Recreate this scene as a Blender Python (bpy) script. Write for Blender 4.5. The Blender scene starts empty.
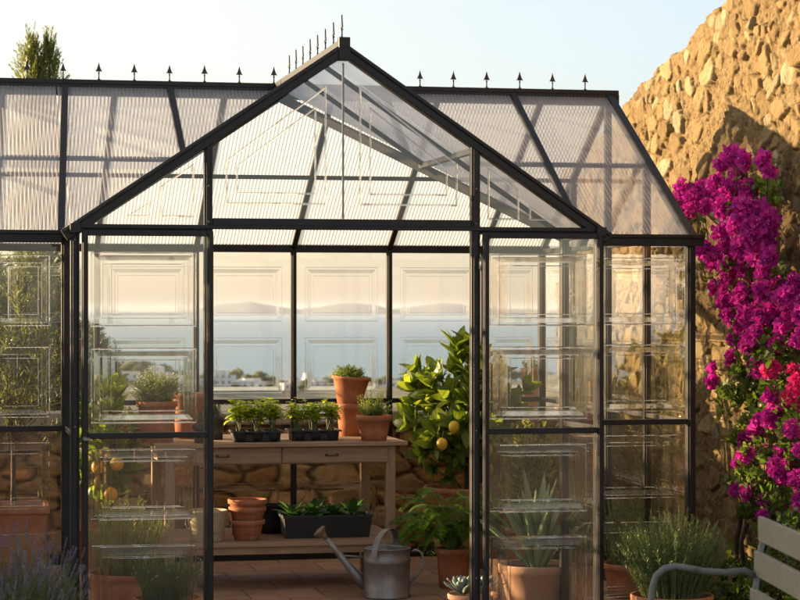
import bpy, math, random
import numpy as np
from mathutils import Vector, Matrix, noise

# ------------------------------------------------------------------ camera, world, sun, exposure
S = bpy.context.scene
CAM = Vector((-1.9176, -10.5704, 1.6164)); YAW = 0.2051; FPX = 2222.4; HY = 308.6
cd = bpy.data.cameras.new('camera'); cam = bpy.data.objects.new('camera', cd)
S.collection.objects.link(cam); S.camera = cam
cam.location = CAM; cam.rotation_euler = (math.pi / 2, 0, -YAW)
cd.sensor_width = 36; cd.lens = FPX * 36 / 800; cd.shift_y = (HY - 300) / 800
cd.clip_start = 0.1; cd.clip_end = 120000
cd.dof.use_dof = True; cd.dof.focus_distance = 11.9; cd.dof.aperture_fstop = 7

SUN = Vector((-1.0, 0.62, 0.185)).normalized()          # direction towards the sun
EL = math.asin(SUN.z); AZ = math.atan2(SUN.x, SUN.y)
W = bpy.data.worlds.new('World'); S.world = W; W.use_nodes = True
nt = W.node_tree; nt.nodes.clear()
sky = nt.nodes.new('ShaderNodeTexSky'); sky.sky_type = 'NISHITA'; sky.sun_disc = False
sky.sun_elevation = EL; sky.sun_rotation = AZ; sky.air_density = 1.0; sky.dust_density = 0.8; sky.ozone_density = 3.0
bg = nt.nodes.new('ShaderNodeBackground'); bg.inputs[1].default_value = 0.107
wo = nt.nodes.new('ShaderNodeOutputWorld')
hs_ = nt.nodes.new('ShaderNodeHueSaturation'); hs_.inputs['Saturation'].default_value = 0.44      # thin evening haze: paler, warmer sky
# evening haze in the sky itself: warm towards the sun and towards the horizon, cooler overhead
def wm(op, a_, b_=None, c_=None):
    x = nt.nodes.new('ShaderNodeMath'); x.operation = op
    for i, q in enumerate((a_, b_, c_)):
        if q is None: continue
        if isinstance(q, (int, float)): x.inputs[i].default_value = q
        else: nt.links.new(q, x.inputs[i])
    return x.outputs[0]
wtc = nt.nodes.new('ShaderNodeTexCoord'); wd = nt.nodes.new('ShaderNodeVectorMath'); wd.operation = 'DOT_PRODUCT'; wd.inputs[1].default_value = SUN
wsx = nt.nodes.new('ShaderNodeSeparateXYZ'); nt.links.new(wtc.outputs['Generated'], wd.inputs[0]); nt.links.new(wtc.outputs['Generated'], wsx.inputs[0])
wa = wm('MULTIPLY_ADD', wd.outputs['Value'], 2.4, -0.42); wh = wm('MULTIPLY_ADD', wsx.outputs['Z'], -5.0, 0.55)
wa.node.use_clamp = True; wh.node.use_clamp = True
wf = wm('ADD', wa, wh); wf.node.use_clamp = True
wtt = nt.nodes.new('ShaderNodeMix'); wtt.data_type = 'RGBA'; nt.links.new(wf, wtt.inputs[0]); wtt.inputs[6].default_value = (0.98, 0.985, 1.00, 1); wtt.inputs[7].default_value = (1.17, 0.985, 0.80, 1)
wt = nt.nodes.new('ShaderNodeMix'); wt.data_type = 'RGBA'; wt.blend_type = 'MULTIPLY'; wt.inputs[0].default_value = 1; nt.links.new(wtt.outputs[2], wt.inputs[7])
nt.links.new(sky.outputs[0], hs_.inputs['Color']); nt.links.new(hs_.outputs[0], wt.inputs[6]); nt.links.new(wt.outputs[2], bg.inputs[0])
nt.links.new(bg.outputs[0], wo.inputs[0])
sl = bpy.data.lights.new('sun', 'SUN'); sl.energy = 5.0; sl.angle = math.radians(0.55); sl.color = (1.0, 0.72, 0.42)
so = bpy.data.objects.new('sun', sl); S.collection.objects.link(so)
so.rotation_euler = (-SUN).to_track_quat('-Z', 'Y').to_euler(); so.location = (-20, 12, 10)
S.view_settings.view_transform = 'Standard'; S.view_settings.look = 'None'
S.view_settings.gamma = 1; S.view_settings.use_curve_mapping = False
S.view_settings.exposure = 1.66
S.render.engine = 'CYCLES'
cy = S.cycles
cy.max_bounces = 10; cy.diffuse_bounces = 3; cy.glossy_bounces = 3; cy.transmission_bounces = 10
cy.transparent_max_bounces = 48; cy.volume_bounces = 0; cy.caustics_reflective = False; cy.caustics_refractive = False
cy.use_denoising = True; cy.sample_clamp_indirect = 4; cy.use_adaptive_sampling = True; cy.adaptive_threshold = 0.015

rnd = random.Random(7)
V = Vector
PI = math.pi

# ------------------------------------------------------------------ helpers
def ray(u, v):
    x = (u - 400) / FPX
    return V((x * math.cos(YAW) + math.sin(YAW), -x * math.sin(YAW) + math.cos(YAW), (HY - v) / FPX))
def at(u, v, Y):
    r = ray(u, v); return CAM + r * ((Y - CAM.y) / r.y)
def on(u, v, z):
    r = ray(u, v); return CAM + r * ((z - CAM.z) / r.z)
def dist(u, v, t):
    return CAM + ray(u, v) * t

class MB:
    def __init__(s): s.v = []; s.f = []; s.m = []; s.sm = []
    def add(s, vs, fs, m=0, smooth=False):
        o = len(s.v); s.v.extend([tuple(x) for x in vs])
        for f in fs: s.f.append(tuple(i + o for i in f)); s.m.append(m); s.sm.append(smooth)
    def box(s, a, b, m=0):
        x0, y0, z0 = a; x1, y1, z1 = b
        s.add([(x0,y0,z0),(x1,y0,z0),(x1,y1,z0),(x0,y1,z0),(x0,y0,z1),(x1,y0,z1),(x1,y1,z1),(x0,y1,z1)],
              [(0,3,2,1),(4,5,6,7),(0,1,5,4),(1,2,6,5),(2,3,7,6),(3,0,4,7)], m)
    def beam(s, p, q, w, h, up=V((0,0,1)), m=0, off=(0,0)):
        p = V(p); q = V(q); d = (q - p).normalized(); side = d.cross(V(up))
        if side.length < 1e-4: side = V((1,0,0))
        side.normalize(); u = side.cross(d).normalized()
        c = side * off[0] + u * off[1]
        vs = []
        for e in (p, q):
            for a, b in ((-1,-1),(1,-1),(1,1),(-1,1)): vs.append(e + c + side * (a * w / 2) + u * (b * h / 2))
        s.add(vs, [(0,1,2,3),(7,6,5,4),(0,4,5,1),(1,5,6,2),(2,6,7,3),(3,7,4,0)], m)
    def tube(s, pts, r, n=8, m=0, caps=True):
        pts = [V(p) for p in pts]; N = len(pts)
        rs = r if isinstance(r, (list, tuple)) else [r] * N
        prev = None; rings = []
        vs = []
        for i, p in enumerate(pts):
            d = (pts[min(i+1, N-1)] - pts[max(i-1, 0)])
            if d.length < 1e-9: d = V((0,0,1))
            d.normalize()
            if prev is None:
                prev = d.orthogonal().normalized()
            a = (prev - d * prev.dot(d))
            a = a.normalized() if a.length > 1e-6 else d.orthogonal().normalized()
            prev = a; b = d.cross(a)
            for k in range(n):
                t = 2 * PI * k / n; vs.append(p + (a * math.cos(t) + b * math.sin(t)) * rs[i])
        fs = []
        for i in range(N - 1):
            for k in range(n):
                fs.append((i*n+k, i*n+(k+1)%n, (i+1)*n+(k+1)%n, (i+1)*n+k))
        if caps: fs.append(tuple(range(n-1, -1, -1))); fs.append(tuple((N-1)*n+k for k in range(n)))
        s.add(vs, fs, m, True)
    def lathe(s, prof, c=(0,0,0), n=32, m=0, smooth=True, wob=0, tilt=None):
        vs = []; c = V(c)
        for j, (r, z) in enumerate(prof):
            for k in range(n):
                t = 2 * PI * k / n
                rr = r * (1 + wob * math.sin(3 * t + j)); p = V((rr * math.cos(t), rr * math.sin(t), z))
                if tilt is not None: p = tilt @ p
                vs.append(c + p)
        fs = []
        for j in range(len(prof) - 1):
            for k in range(n): fs.append((j*n+k, j*n+(k+1)%n, (j+1)*n+(k+1)%n, (j+1)*n+k))
        fs.append(tuple(range(n-1, -1, -1))); fs.append(tuple((len(prof)-1)*n+k for k in range(n)))
        s.add(vs, fs, m, smooth)
    def leaf(s, p, d, nrm, L, Wd, m=0, droop=0.2, fold=0.15, seg=2, shape=0.45):
        d = d.normalized(); side = d.cross(nrm)
        if side.length < 1e-4: side = d.orthogonal()
        side.normalize(); nn = side.cross(d)
        if seg <= 1:
            mid = p + d * (L * shape) ; tip = p + d * L - nn * (droop * L)
            s.add([p, mid + side * (Wd/2) + nn * (fold*Wd), tip, mid - side * (Wd/2) + nn * (fold*Wd)], [(0,1,2,3)], m, True); return
        vs = [p]; fs = []
        for i in range(1, seg + 1):
            t = i / (seg + 1)
            w = Wd / 2 * (math.sin(PI * t ** (0.75 + 0.4 * (shape - 0.45))) ** 0.8)
            c = p + d * (L * t) - nn * (droop * L * t * t)
            vs += [c + side * w + nn * (fold * w), c, c - side * w + nn * (fold * w)]
        vs.append(p + d * L * (1 - 0.15 * droop) - nn * (droop * L))
        fs += [(0, 1, 2), (0, 2, 3)]
        for i in range(seg - 1):
            a = 1 + i * 3; fs += [(a, a+3, a+4, a+1), (a+1, a+4, a+5, a+2)]
        a = 1 + (seg - 1) * 3; e = len(vs) - 1
        fs += [(a, e, a+1), (a+1, e, a+2)]
        s.add(vs, fs, m, True)
    def ball(s, c, r, m=0, seg=10, ring=7, sc=(1,1,1), rough=0):
        c = V(c); prof = []
        vs = [c + V((0,0,-r*sc[2]))]
        for j in range(1, ring):
            ph = -PI/2 + PI * j / ring
            for k in range(seg):
                t = 2*PI*k/seg; q = 1 + (rnd.uniform(-rough, rough) if rough else 0)
                vs.append(c + V((math.cos(ph)*math.cos(t)*r*sc[0]*q, math.cos(ph)*math.sin(t)*r*sc[1]*q, math.sin(ph)*r*sc[2]*q)))
        vs.append(c + V((0,0,r*sc[2]))); fs = []
        for k in range(seg): fs.append((0, 1+(k+1)%seg, 1+k))
        for j in range(ring-2):
            for k in range(seg): fs.append((1+j*seg+k, 1+j*seg+(k+1)%seg, 1+(j+1)*seg+(k+1)%seg, 1+(j+1)*seg+k))
        e = len(vs)-1; b = 1+(ring-2)*seg
        for k in range(seg): fs.append((b+k, b+(k+1)%seg, e))
        s.add(vs, fs, m, True)
    def build(s, name, mats, parent=None, bevel=0, loc=None):
        me = bpy.data.meshes.new(name); me.from_pydata(s.v, [], s.f)
        for mt in (mats if isinstance(mats, (list, tuple)) else [mats]): me.materials.append(mt)
        me.polygons.foreach_set('material_index', s.m); me.polygons.foreach_set('use_smooth', s.sm); me.update()
        o = bpy.data.objects.new(name, me); S.collection.objects.link(o)
        if parent is not None: o.parent = parent
        if loc is not None: o.location = loc
        if bevel:
            b = o.modifiers.new('bevel', 'BEVEL'); b.width = bevel; b.segments = 2; b.limit_method = 'ANGLE'; b.angle_limit = 0.8
        return o

def tag(o, label, cat, group=None):
    o['label'] = label; o['category'] = cat
    if group: o['group'] = group
    return o
def empty(name, loc=(0,0,0), label=None, cat=None, group=None, rz=0):
    o = bpy.data.objects.new(name, None); S.collection.objects.link(o); o.location = loc; o.rotation_euler = (0,0,rz)
    o.empty_display_size = 0.1
    if label: tag(o, label, cat, group)
    return o
def setting(o, kind='structure'): o['kind'] = kind; return o

# ------------------------------------------------------------------ materials
def newmat(name):
    m = bpy.data.materials.new(name); m.use_nodes = True; n = m.node_tree; n.nodes.clear()
    o = n.nodes.new('ShaderNodeOutputMaterial'); return m, n, o
def N(n, t, **k):
    x = n.nodes.new(t)
    for a, b in k.items():
        if a.startswith('_'): setattr(x, a[1:], b)
    return x
def ramp(n, fac, stops):
    r = n.nodes.new('ShaderNodeValToRGB'); e = r.color_ramp.elements
    while len(e) < len(stops): e.new(0.5)
    for i, (p, c) in enumerate(stops): e[i].position = p; e[i].color = (*c, 1)
    n.links.new(fac, r.inputs[0]); return r.outputs[0]
def noise_tex(n, scale, detail=6, rough=0.6, vec=None, dist_=0):
    t = n.nodes.new('ShaderNodeTexNoise'); t.inputs['Scale'].default_value = scale; t.inputs['Detail'].default_value = detail
    t.inputs['Roughness'].default_value = rough; t.inputs['Distortion'].default_value = dist_
    if vec is not None: n.links.new(vec, t.inputs['Vector'])
    return t.outputs['Fac']
def coord(n, kind='Object', scale=None):
    tc = n.nodes.new('ShaderNodeTexCoord'); o = tc.outputs[kind]
    if scale:
        mp = n.nodes.new('ShaderNodeMapping'); mp.inputs['Scale'].default_value = scale; n.links.new(o, mp.inputs[0]); o = mp.outputs[0]
    return o
def bump(n, h, strength=0.3, dist_=0.01):
    b = n.nodes.new('ShaderNodeBump'); b.inputs['Strength'].default_value = strength; b.inputs['Distance'].default_value = dist_
    n.links.new(h, b.inputs['Height']); return b.outputs[0]
def mixc(n, fac, a, b, mode='MIX'):
    x = n.nodes.new('ShaderNodeMix'); x.data_type = 'RGBA'; x.blend_type = mode
    for s_, val in ((0, fac), (6, a), (7, b)):
        if isinstance(val, (int, float)): x.inputs[s_].default_value = val
        elif isinstance(val, tuple): x.inputs[s_].default_value = (*val, 1)
        else: n.links.new(val, x.inputs[s_])
    return x.outputs[2]
def surf(name, stops, scale=8, rough=(0.5, 0.7), metal=0, bstr=0.2, bscale=60, bdist=0.004, detail=8, vscale=None, spec=0.5, extra=None):
    m, n, o = newmat(name); p = n.nodes.new('ShaderNodeBsdfPrincipled')
    c = coord(n, 'Object', vscale)
    f = noise_tex(n, scale, detail, 0.65, c)
    col = ramp(n, f, stops)
    if extra: col = extra(n, c, col)
    n.links.new(col, p.inputs['Base Color'])
    r = n.nodes.new('ShaderNodeMapRange'); r.inputs[3].default_value = rough[0]; r.inputs[4].default_value = rough[1]
    n.links.new(noise_tex(n, scale * 2.3, 5, 0.6, c), r.inputs[0]); n.links.new(r.outputs[0], p.inputs['Roughness'])
    p.inputs['Metallic'].default_value = metal; p.inputs['Specular IOR Level'].default_value = spec
    if bstr: n.links.new(bump(n, noise_tex(n, bscale, 6, 0.7, c), bstr, bdist), p.inputs['Normal'])
    n.links.new(p.outputs[0], o.inputs[0]); return m
def leafmat(name, dark, light, trans=0.45, rough=0.45, spec=0.4, tcol=None):
    m, n, o = newmat(name)
    g = n.nodes.new('ShaderNodeNewGeometry'); col = ramp(n, g.outputs['Random Per Island'], [(0.0, dark), (1.0, light)])
    nz = noise_tex(n, 3.5, 3, 0.6, coord(n)); col = mixc(n, nz, col, tuple(c * 0.62 for c in light), 'MIX') if False else col
    p = n.nodes.new('ShaderNodeBsdfPrincipled'); n.links.new(col, p.inputs['Base Color'])
    p.inputs['Roughness'].default_value = rough; p.inputs['Specular IOR Level'].default_value = spec
    t = n.nodes.new('ShaderNodeBsdfTranslucent')
    tc = mixc(n, 1.0, col, tcol or (1.5, 1.6, 0.7), 'MULTIPLY'); n.links.new(tc, t.inputs[0])
    x = n.nodes.new('ShaderNodeMixShader'); x.inputs[0].default_value = trans
    n.links.new(p.outputs[0], x.inputs[1]); n.links.new(t.outputs[0], x.inputs[2]); n.links.new(x.outputs[0], o.inputs[0]); return m

M = {}
M['frame'] = surf('dark_aluminium', [(0.3, (0.008, 0.006, 0.005)), (0.7, (0.016, 0.012, 0.010))], 5, (0.36, 0.55), 0.0, 0.05, 300, 0.0005, spec=0.4)
M['finial'] = surf('cast_iron', [(0.3, (0.02, 0.018, 0.016)), (0.7, (0.04, 0.034, 0.03))], 40, (0.4, 0.6), 0, 0.1)
M['terra'] = surf('terracotta', [(0.2, (0.33, 0.115, 0.055)), (0.5, (0.46, 0.18, 0.085)), (0.62, (0.52, 0.24, 0.13)), (0.74, (0.62, 0.42, 0.30))], 9, (0.75, 0.95), 0, 0.35, 90, 0.003, spec=0.25)
M['terra2'] = surf('pale_terracotta', [(0.2, (0.42, 0.22, 0.13)), (0.6, (0.55, 0.33, 0.21)), (0.9, (0.66, 0.50, 0.38))], 7, (0.75, 0.95), 0, 0.35, 90, 0.003, spec=0.25)
M['soil'] = surf('soil', [(0.3, (0.02, 0.013, 0.009)), (0.7, (0.06, 0.04, 0.026))], 60, (0.9, 1), 0, 1.0, 120, 0.01)
M['black'] = surf('black_plastic', [(0.3, (0.009, 0.009, 0.009)), (0.8, (0.018, 0.017, 0.016))], 20, (0.45, 0.65), 0, 0.1, 100, 0.001)
M['greypot'] = surf('grey_pot', [(0.3, (0.05, 0.05, 0.048)), (0.8, (0.1, 0.095, 0.09))], 20, (0.6, 0.8), 0, 0.2)
M['zinc'] = surf('galvanised_steel', [(0.25, (0.17, 0.17, 0.165)), (0.5, (0.25, 0.25, 0.245)), (0.75, (0.33, 0.33, 0.32))], 14, (0.40, 0.62), 0.75, 0.15, 45, 0.001)
M['cream'] = surf('cream_enamel', [(0.3, (0.50, 0.40, 0.24)), (0.62, (0.62, 0.53, 0.36)), (0.72, (0.25, 0.14, 0.07))], 22, (0.5, 0.8), 0, 0.2, 60, 0.002)
M['bark'] = surf('bark', [(0.3, (0.05, 0.032, 0.02)), (0.7, (0.14, 0.1, 0.07))], 18, (0.85, 1), 0, 0.8, 50, 0.01, vscale=(1, 1, 0.3))
M['stem'] = surf('green_stem', [(0.3, (0.10, 0.13, 0.04)), (0.7, (0.18, 0.2, 0.08))], 18, (0.6, 0.8), 0, 0)
M['lemonskin'] = surf('citrus_skin', [(0.3, (0.72, 0.42, 0.02)), (0.7, (0.82, 0.55, 0.04))], 12, (0.35, 0.5), 0, 0.3, 200, 0.002)
M['orangeskin'] = surf('orange_skin', [(0.3, (0.75, 0.30, 0.01)), (0.7, (0.85, 0.40, 0.02))], 12, (0.35, 0.5), 0, 0.3, 200, 0.002)
M['white_house'] = surf('whitewash', [(0.3, (0.70, 0.68, 0.64)), (0.7, (0.80, 0.78, 0.75))], 0.3, (0.8, 0.9), 0, 0)
M['tile_roof'] = surf('roof_tile', [(0.3, (0.35, 0.18, 0.11)), (0.7, (0.5, 0.28, 0.18))], 0.8, (0.8, 0.9), 0, 0)
M['dark_opening'] = surf('dark_window', [(0.3, (0.04, 0.05, 0.06)), (0.7, (0.07, 0.08, 0.09))], 1, (0.2, 0.3), 0, 0)

def wood_extra(n, c, col):
    return col
def wood(name, a, b, axis=0, sc=1.0):
    vs = [14 * sc] * 3; vs[axis] = 0.9 * sc
    m, n, o = newmat(name); p = n.nodes.new('ShaderNodeBsdfPrincipled')
    c = coord(n, 'Object', tuple(vs)); f = noise_tex(n, 4, 8, 0.7, c, 0.6)
    col = ramp(n, f, [(0.25, a), (0.55, tuple((x + y) / 2 for x, y in zip(a, b))), (0.75, b)])
    d = noise_tex(n, 2.2, 5, 0.6, coord(n)); col = mixc(n, 0.5, col, ramp(n, d, [(0.35, (0.55, 0.52, 0.5)), (0.7, (1, 1, 1))]), 'MULTIPLY')
    n.links.new(col, p.inputs['Base Color']); p.inputs['Roughness'].default_value = 0.72
    n.links.new(bump(n, f, 0.5, 0.003), p.inputs['Normal']); n.links.new(p.outputs[0], o.inputs[0]); return m
M['wood'] = wood('weathered_wood', (0.30, 0.175, 0.10), (0.63, 0.41, 0.25), 0)
M['woodz'] = wood('weathered_wood_upright', (0.30, 0.175, 0.10), (0.60, 0.39, 0.24), 2)
def painted_wood():
    m, n, o = newmat('worn_painted_wood'); p = n.nodes.new('ShaderNodeBsdfPrincipled')
    c = coord(n, 'Object', (2, 20, 20)); f = noise_tex(n, 3, 8, 0.75, c, 0.4)
    base = ramp(n, f, [(0.33, (0.10, 0.075, 0.055)), (0.42, (0.20, 0.185, 0.145)), (0.7, (0.27, 0.26, 0.215))])
    n.links.new(base, p.inputs['Base Color']); p.inputs['Roughness'].default_value = 0.7
    n.links.new(bump(n, f, 0.4, 0.002), p.inputs['Normal']); n.links.new(p.outputs[0], o.inputs[0]); return m
M['paint'] = painted_wood()
M['oldmetal'] = surf('worn_grey_painted_iron', [(0.3, (0.07, 0.05, 0.04)), (0.45, (0.17, 0.16, 0.14)), (0.8, (0.23, 0.22, 0.20))], 25, (0.5, 0.75), 0.2, 0.3, 60, 0.002)

def two_sided_fresnel(n, k, f0=0.04):
    """Schlick reflectance of a thin sheet, the same seen from either side"""
    g = n.nodes.new('ShaderNodeNewGeometry'); d = n.nodes.new('ShaderNodeVectorMath'); d.operation = 'DOT_PRODUCT'
    n.links.new(g.outputs['Normal'], d.inputs[0]); n.links.new(g.outputs['Incoming'], d.inputs[1])
    def mth(op, a, b=None):
        x = n.nodes.new('ShaderNodeMath'); x.operation = op
        for i, q in enumerate((a, b)):
            if q is None: continue
            if isinstance(q, (int, float)): x.inputs[i].default_value = q
            else: n.links.new(q, x.inputs[i])
        return x.outputs[0]
    c = mth('ABSOLUTE', d.outputs['Value']); p = mth('POWER', mth('SUBTRACT', 1.0, c), 5.0)
    r = mth('ADD', mth('MULTIPLY', p, 1 - f0), f0); return mth('MINIMUM', mth('MULTIPLY', r, k), 1.0)
def glass_clear():
    m, n, o = newmat('clear_pane'); t = n.nodes.new('ShaderNodeBsdfTransparent'); t.inputs[0].default_value = (0.975, 0.975, 0.965, 1)
    g = n.nodes.new('ShaderNodeBsdfGlossy'); g.inputs['Roughness'].default_value = 0.015
    g.inputs[0].default_value = (1, 1, 1, 1)
    mu = two_sided_fresnel(n, 1.6)
    b = bump(n, noise_tex(n, 3.0, 2, 0.5, coord(n)), 0.12, 0.01); n.links.new(b, g.inputs['Normal'])
    x = n.nodes.new('ShaderNodeMixShader'); n.links.new(mu, x.inputs[0]); n.links.new(t.outputs[0], x.inputs[1]); n.links.new(g.outputs[0], x.inputs[2])
    # faint dust film
    d = n.nodes.new('ShaderNodeBsdfDiffuse'); d.inputs[0].default_value = (0.7, 0.66, 0.6, 1)
    tr = n.nodes.new('ShaderNodeBsdfTranslucent'); tr.inputs[0].default_value = (0.8, 0.76, 0.68, 1)
    dm = n.nodes.new('ShaderNodeMixShader'); dm.inputs[0].default_value = 0.5; n.links.new(d.outputs[0], dm.inputs[1]); n.links.new(tr.outputs[0], dm.inputs[2])
    f = ramp(n, noise_tex(n, 5, 6, 0.7, coord(n)), [(0.35, (0.003,) * 3), (0.75, (0.013,) * 3)])
    y = n.nodes.new('ShaderNodeMixShader'); n.links.new(f, y.inputs[0]); n.links.new(x.outputs[0], y.inputs[1]); n.links.new(dm.outputs[0], y.inputs[2])
    n.links.new(y.outputs[0], o.inputs[0]); return m
M['glass'] = glass_clear()
def glass_bevel():
    m, n, o = newmat('moulded_pane_edge')
    g = n.nodes.new('ShaderNodeBsdfGlass'); g.inputs['IOR'].default_value = 1.42; g.inputs['Roughness'].default_value = 0.03; g.inputs[0].default_value = (0.97, 0.97, 0.95, 1)
    t = n.nodes.new('ShaderNodeBsdfTransparent'); x = n.nodes.new('ShaderNodeMixShader'); x.inputs[0].default_value = 0.46
    n.links.new(t.outputs[0], x.inputs[1]); n.links.new(g.outputs[0], x.inputs[2]); n.links.new(x.outputs[0], o.inputs[0]); return m
M['bevel'] = glass_bevel()
def poly(name, tfac, dcol):
    m, n, o = newmat(name); t = n.nodes.new('ShaderNodeBsdfTransparent'); t.inputs[0].default_value = (0.95, 0.95, 0.94, 1)
    d = n.nodes.new('ShaderNodeBsdfDiffuse'); d.inputs[0].default_value = (*dcol, 1)
    l = n.nodes.new('ShaderNodeBsdfTranslucent'); l.inputs[0].default_value = (*dcol, 1)
    a = n.nodes.new('ShaderNodeMixShader'); a.inputs[0].default_value = 0.68; n.links.new(d.outputs[0], a.inputs[1]); n.links.new(l.outputs[0], a.inputs[2])
    b = n.nodes.new('ShaderNodeMixShader'); b.inputs[0].default_value = 1 - tfac; n.links.new(t.outputs[0], b.inputs[1]); n.links.new(a.outputs[0], b.inputs[2])
    g = n.nodes.new('ShaderNodeBsdfGlossy'); g.inputs['Roughness'].default_value = 0.12
    c = n.nodes.new('ShaderNodeMixShader'); n.links.new(two_sided_fresnel(n, 1.0), c.inputs[0]); n.links.new(b.outputs[0], c.inputs[1]); n.links.new(g.outputs[0], c.inputs[2])
    n.links.new(c.outputs[0], o.inputs[0]); return m
M['poly'] = poly('ribbed_polycarbonate', 0.49, (0.97, 0.97, 0.98))
M['web'] = poly('polycarbonate_web', 0.30, (0.80, 0.80, 0.84))

G = {}
G['basil'] = leafmat('basil_leaf', (0.24, 0.36, 0.035), (0.44, 0.52, 0.07), 0.6, tcol=(1.6, 1.45, 0.5))
G['lemon'] = leafmat('citrus_leaf', (0.10, 0.17, 0.025), (0.26, 0.33, 0.05), 0.55, 0.38, 0.45, tcol=(1.55, 1.5, 0.55))
G['thyme'] = leafmat('thyme_leaf', (0.17, 0.23, 0.06), (0.36, 0.40, 0.12), 0.45)
G['rosemary'] = leafmat('rosemary_leaf', (0.08, 0.13, 0.045), (0.20, 0.26, 0.09), 0.35)
G['lavender'] = leafmat('lavender_leaf', (0.11, 0.15, 0.08), (0.24, 0.28, 0.15), 0.35)
G['lavflower'] = leafmat('lavender_flower', (0.15, 0.13, 0.18), (0.30, 0.26, 0.34), 0.35, tcol=(1.2, 1.1, 1.3))
G['olive'] = leafmat('olive_leaf', (0.09, 0.11, 0.04), (0.24, 0.25, 0.11), 0.35)
G['fern'] = leafmat('fern_leaf', (0.09, 0.20, 0.025), (0.20, 0.36, 0.05), 0.5)
G['hedge'] = leafmat('shrub_leaf', (0.07, 0.13, 0.025), (0.20, 0.28, 0.06), 0.4)
G['conifer'] = leafmat('conifer_leaf', (0.09, 0.115, 0.03), (0.24, 0.24, 0.06), 0.4)
G['bract'] = leafmat('bract_magenta', (0.32, 0.014, 0.28), (0.74, 0.08, 0.53), 0.55, 0.55, 0.2, tcol=(1.5, 0.8, 1.3))
G['bractred'] = leafmat('bract_pink_red', (0.58, 0.02, 0.20), (0.82, 0.08, 0.36), 0.5, 0.55, 0.2, tcol=(1.4, 0.8, 0.9))
G['white'] = leafmat('tiny_flower', (0.6, 0.6, 0.45), (0.8, 0.78, 0.6), 0.4, tcol=(1.1, 1.1, 1.0))
G['primula'] = leafmat('broad_leaf', (0.07, 0.19, 0.04), (0.15, 0.31, 0.07), 0.35)
G['dry'] = leafmat('dry_plant', (0.16, 0.13, 0.06), (0.34, 0.28, 0.13), 0.4)
def agave_mat(name, a, b):
    m, n, o = newmat(name); p = n.nodes.new('ShaderNodeBsdfPrincipled')
    g = n.nodes.new('ShaderNodeNewGeometry'); col = ramp(n, g.outputs['Random Per Island'], [(0, a), (1, b)])
    n.links.new(col, p.inputs['Base Color']); p.inputs['Roughness'].default_value = 0.5
    p.inputs['Subsurface Weight'].default_value = 0.0; n.links.new(p.outputs[0], o.inputs[0]); return m
G['agave'] = agave_mat('succulent_leaf', (0.15, 0.25, 0.10), (0.24, 0.34, 0.15))
G['agave_edge'] = agave_mat('succulent_margin', (0.62, 0.58, 0.26), (0.72, 0.66, 0.32))
G['eche'] = agave_mat('blue_succulent_leaf', (0.20, 0.28, 0.25), (0.30, 0.37, 0.32))

# stone: per-stone colour rides on a colour attribute
def stone_mat(name, tint, bstr=0.6):
    m, n, o = newmat(name); p = n.nodes.new('ShaderNodeBsdfPrincipled')
    a = n.nodes.new('ShaderNodeAttribute'); a.attribute_name = 'stone'
    c = coord(n); f = ramp(n, noise_tex(n, 14, 9, 0.7, c), [(0.25, (0.62, 0.58, 0.52)), (0.6, (1, 1, 1)), (0.85, (1.15, 1.12, 1.05))])
    col = mixc(n, 0.85, a.outputs['Color'], f, 'MULTIPLY'); col = mixc(n, 1.0, col, tint, 'MULTIPLY')
    n.links.new(col, p.inputs['Base Color']); p.inputs['Roughness'].default_value = 0.92; p.inputs['Specular IOR Level'].default_value = 0.107
    h = n.nodes.new('ShaderNodeMath'); h.operation = 'ADD'
    n.links.new(noise_tex(n, 35, 8, 0.75, c), h.inputs[0]); n.links.new(noise_tex(n, 9, 6, 0.6, c, 0.8), h.inputs[1])
    n.links.new(bump(n, h.outputs[0], bstr, 0.02), p.inputs['Normal']); n.links.new(p.outputs[0], o.inputs[0]); return m
M['stone'] = stone_mat('rubble_stone', (0.66, 0.68, 0.70), 1.0)
M['stone2'] = stone_mat('garden_wall_stone', (1.75, 1.42, 1.0))

# ------------------------------------------------------------------ noise fields
def hash2(i, j, k=0):
    h = np.sin(i * 127.1 + j * 311.7 + k * 74.7) * 43758.5453
    return h - np.floor(h)
def vnoise(x, y, k=0):
    xi = np.floor(x); yi = np.floor(y); fx = x - xi; fy = y - yi
    fx = fx * fx * (3 - 2 * fx); fy = fy * fy * (3 - 2 * fy)
    a = hash2(xi, yi, k); b = hash2(xi + 1, yi, k); c = hash2(xi, yi + 1, k); d = hash2(xi + 1, yi + 1, k)
    return a + (b - a) * fx + (c - a) * fy + (a - b - c + d) * fx * fy
def fbm(x, y, o=4, k=0):
    s = 0; a = 0.5
    for i in range(o): s = s + a * vnoise(x * 2 ** i, y * 2 ** i, k + i * 17); a *= 0.5
    return s
def worley(x, y, sx, sy, k=0, jit=0.85):
    x = x / sx; y = y / sy; xi = np.floor(x); yi = np.floor(y)
    f1 = np.full(x.shape, 9.0); f2 = f1.copy(); ida = np.zeros(x.shape); idb = np.zeros(x.shape)
    dx1 = np.zeros(x.shape); dy1 = np.zeros(x.shape)
    for a in (-1, 0, 1):
        for b in (-1, 0, 1):
            cx = xi + a; cyy = yi + b
            px = cx + 0.5 + (hash2(cx, cyy, k) - 0.5) * jit + 0.5 * (np.mod(cyy, 2)) * 0; py = cyy + 0.5 + (hash2(cx, cyy, k + 5) - 0.5) * jit
            d = np.sqrt((px - x) ** 2 + (py - y) ** 2)
            n1 = d < f1; f2 = np.where(n1, f1, np.minimum(f2, d))
            ida = np.where(n1, cx, ida); idb = np.where(n1, cyy, idb)
            dx1 = np.where(n1, x - px, dx1); dy1 = np.where(n1, y - py, dy1); f1 = np.where(n1, d, f1)
    return f1, f2, ida, idb, dx1, dy1
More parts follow.
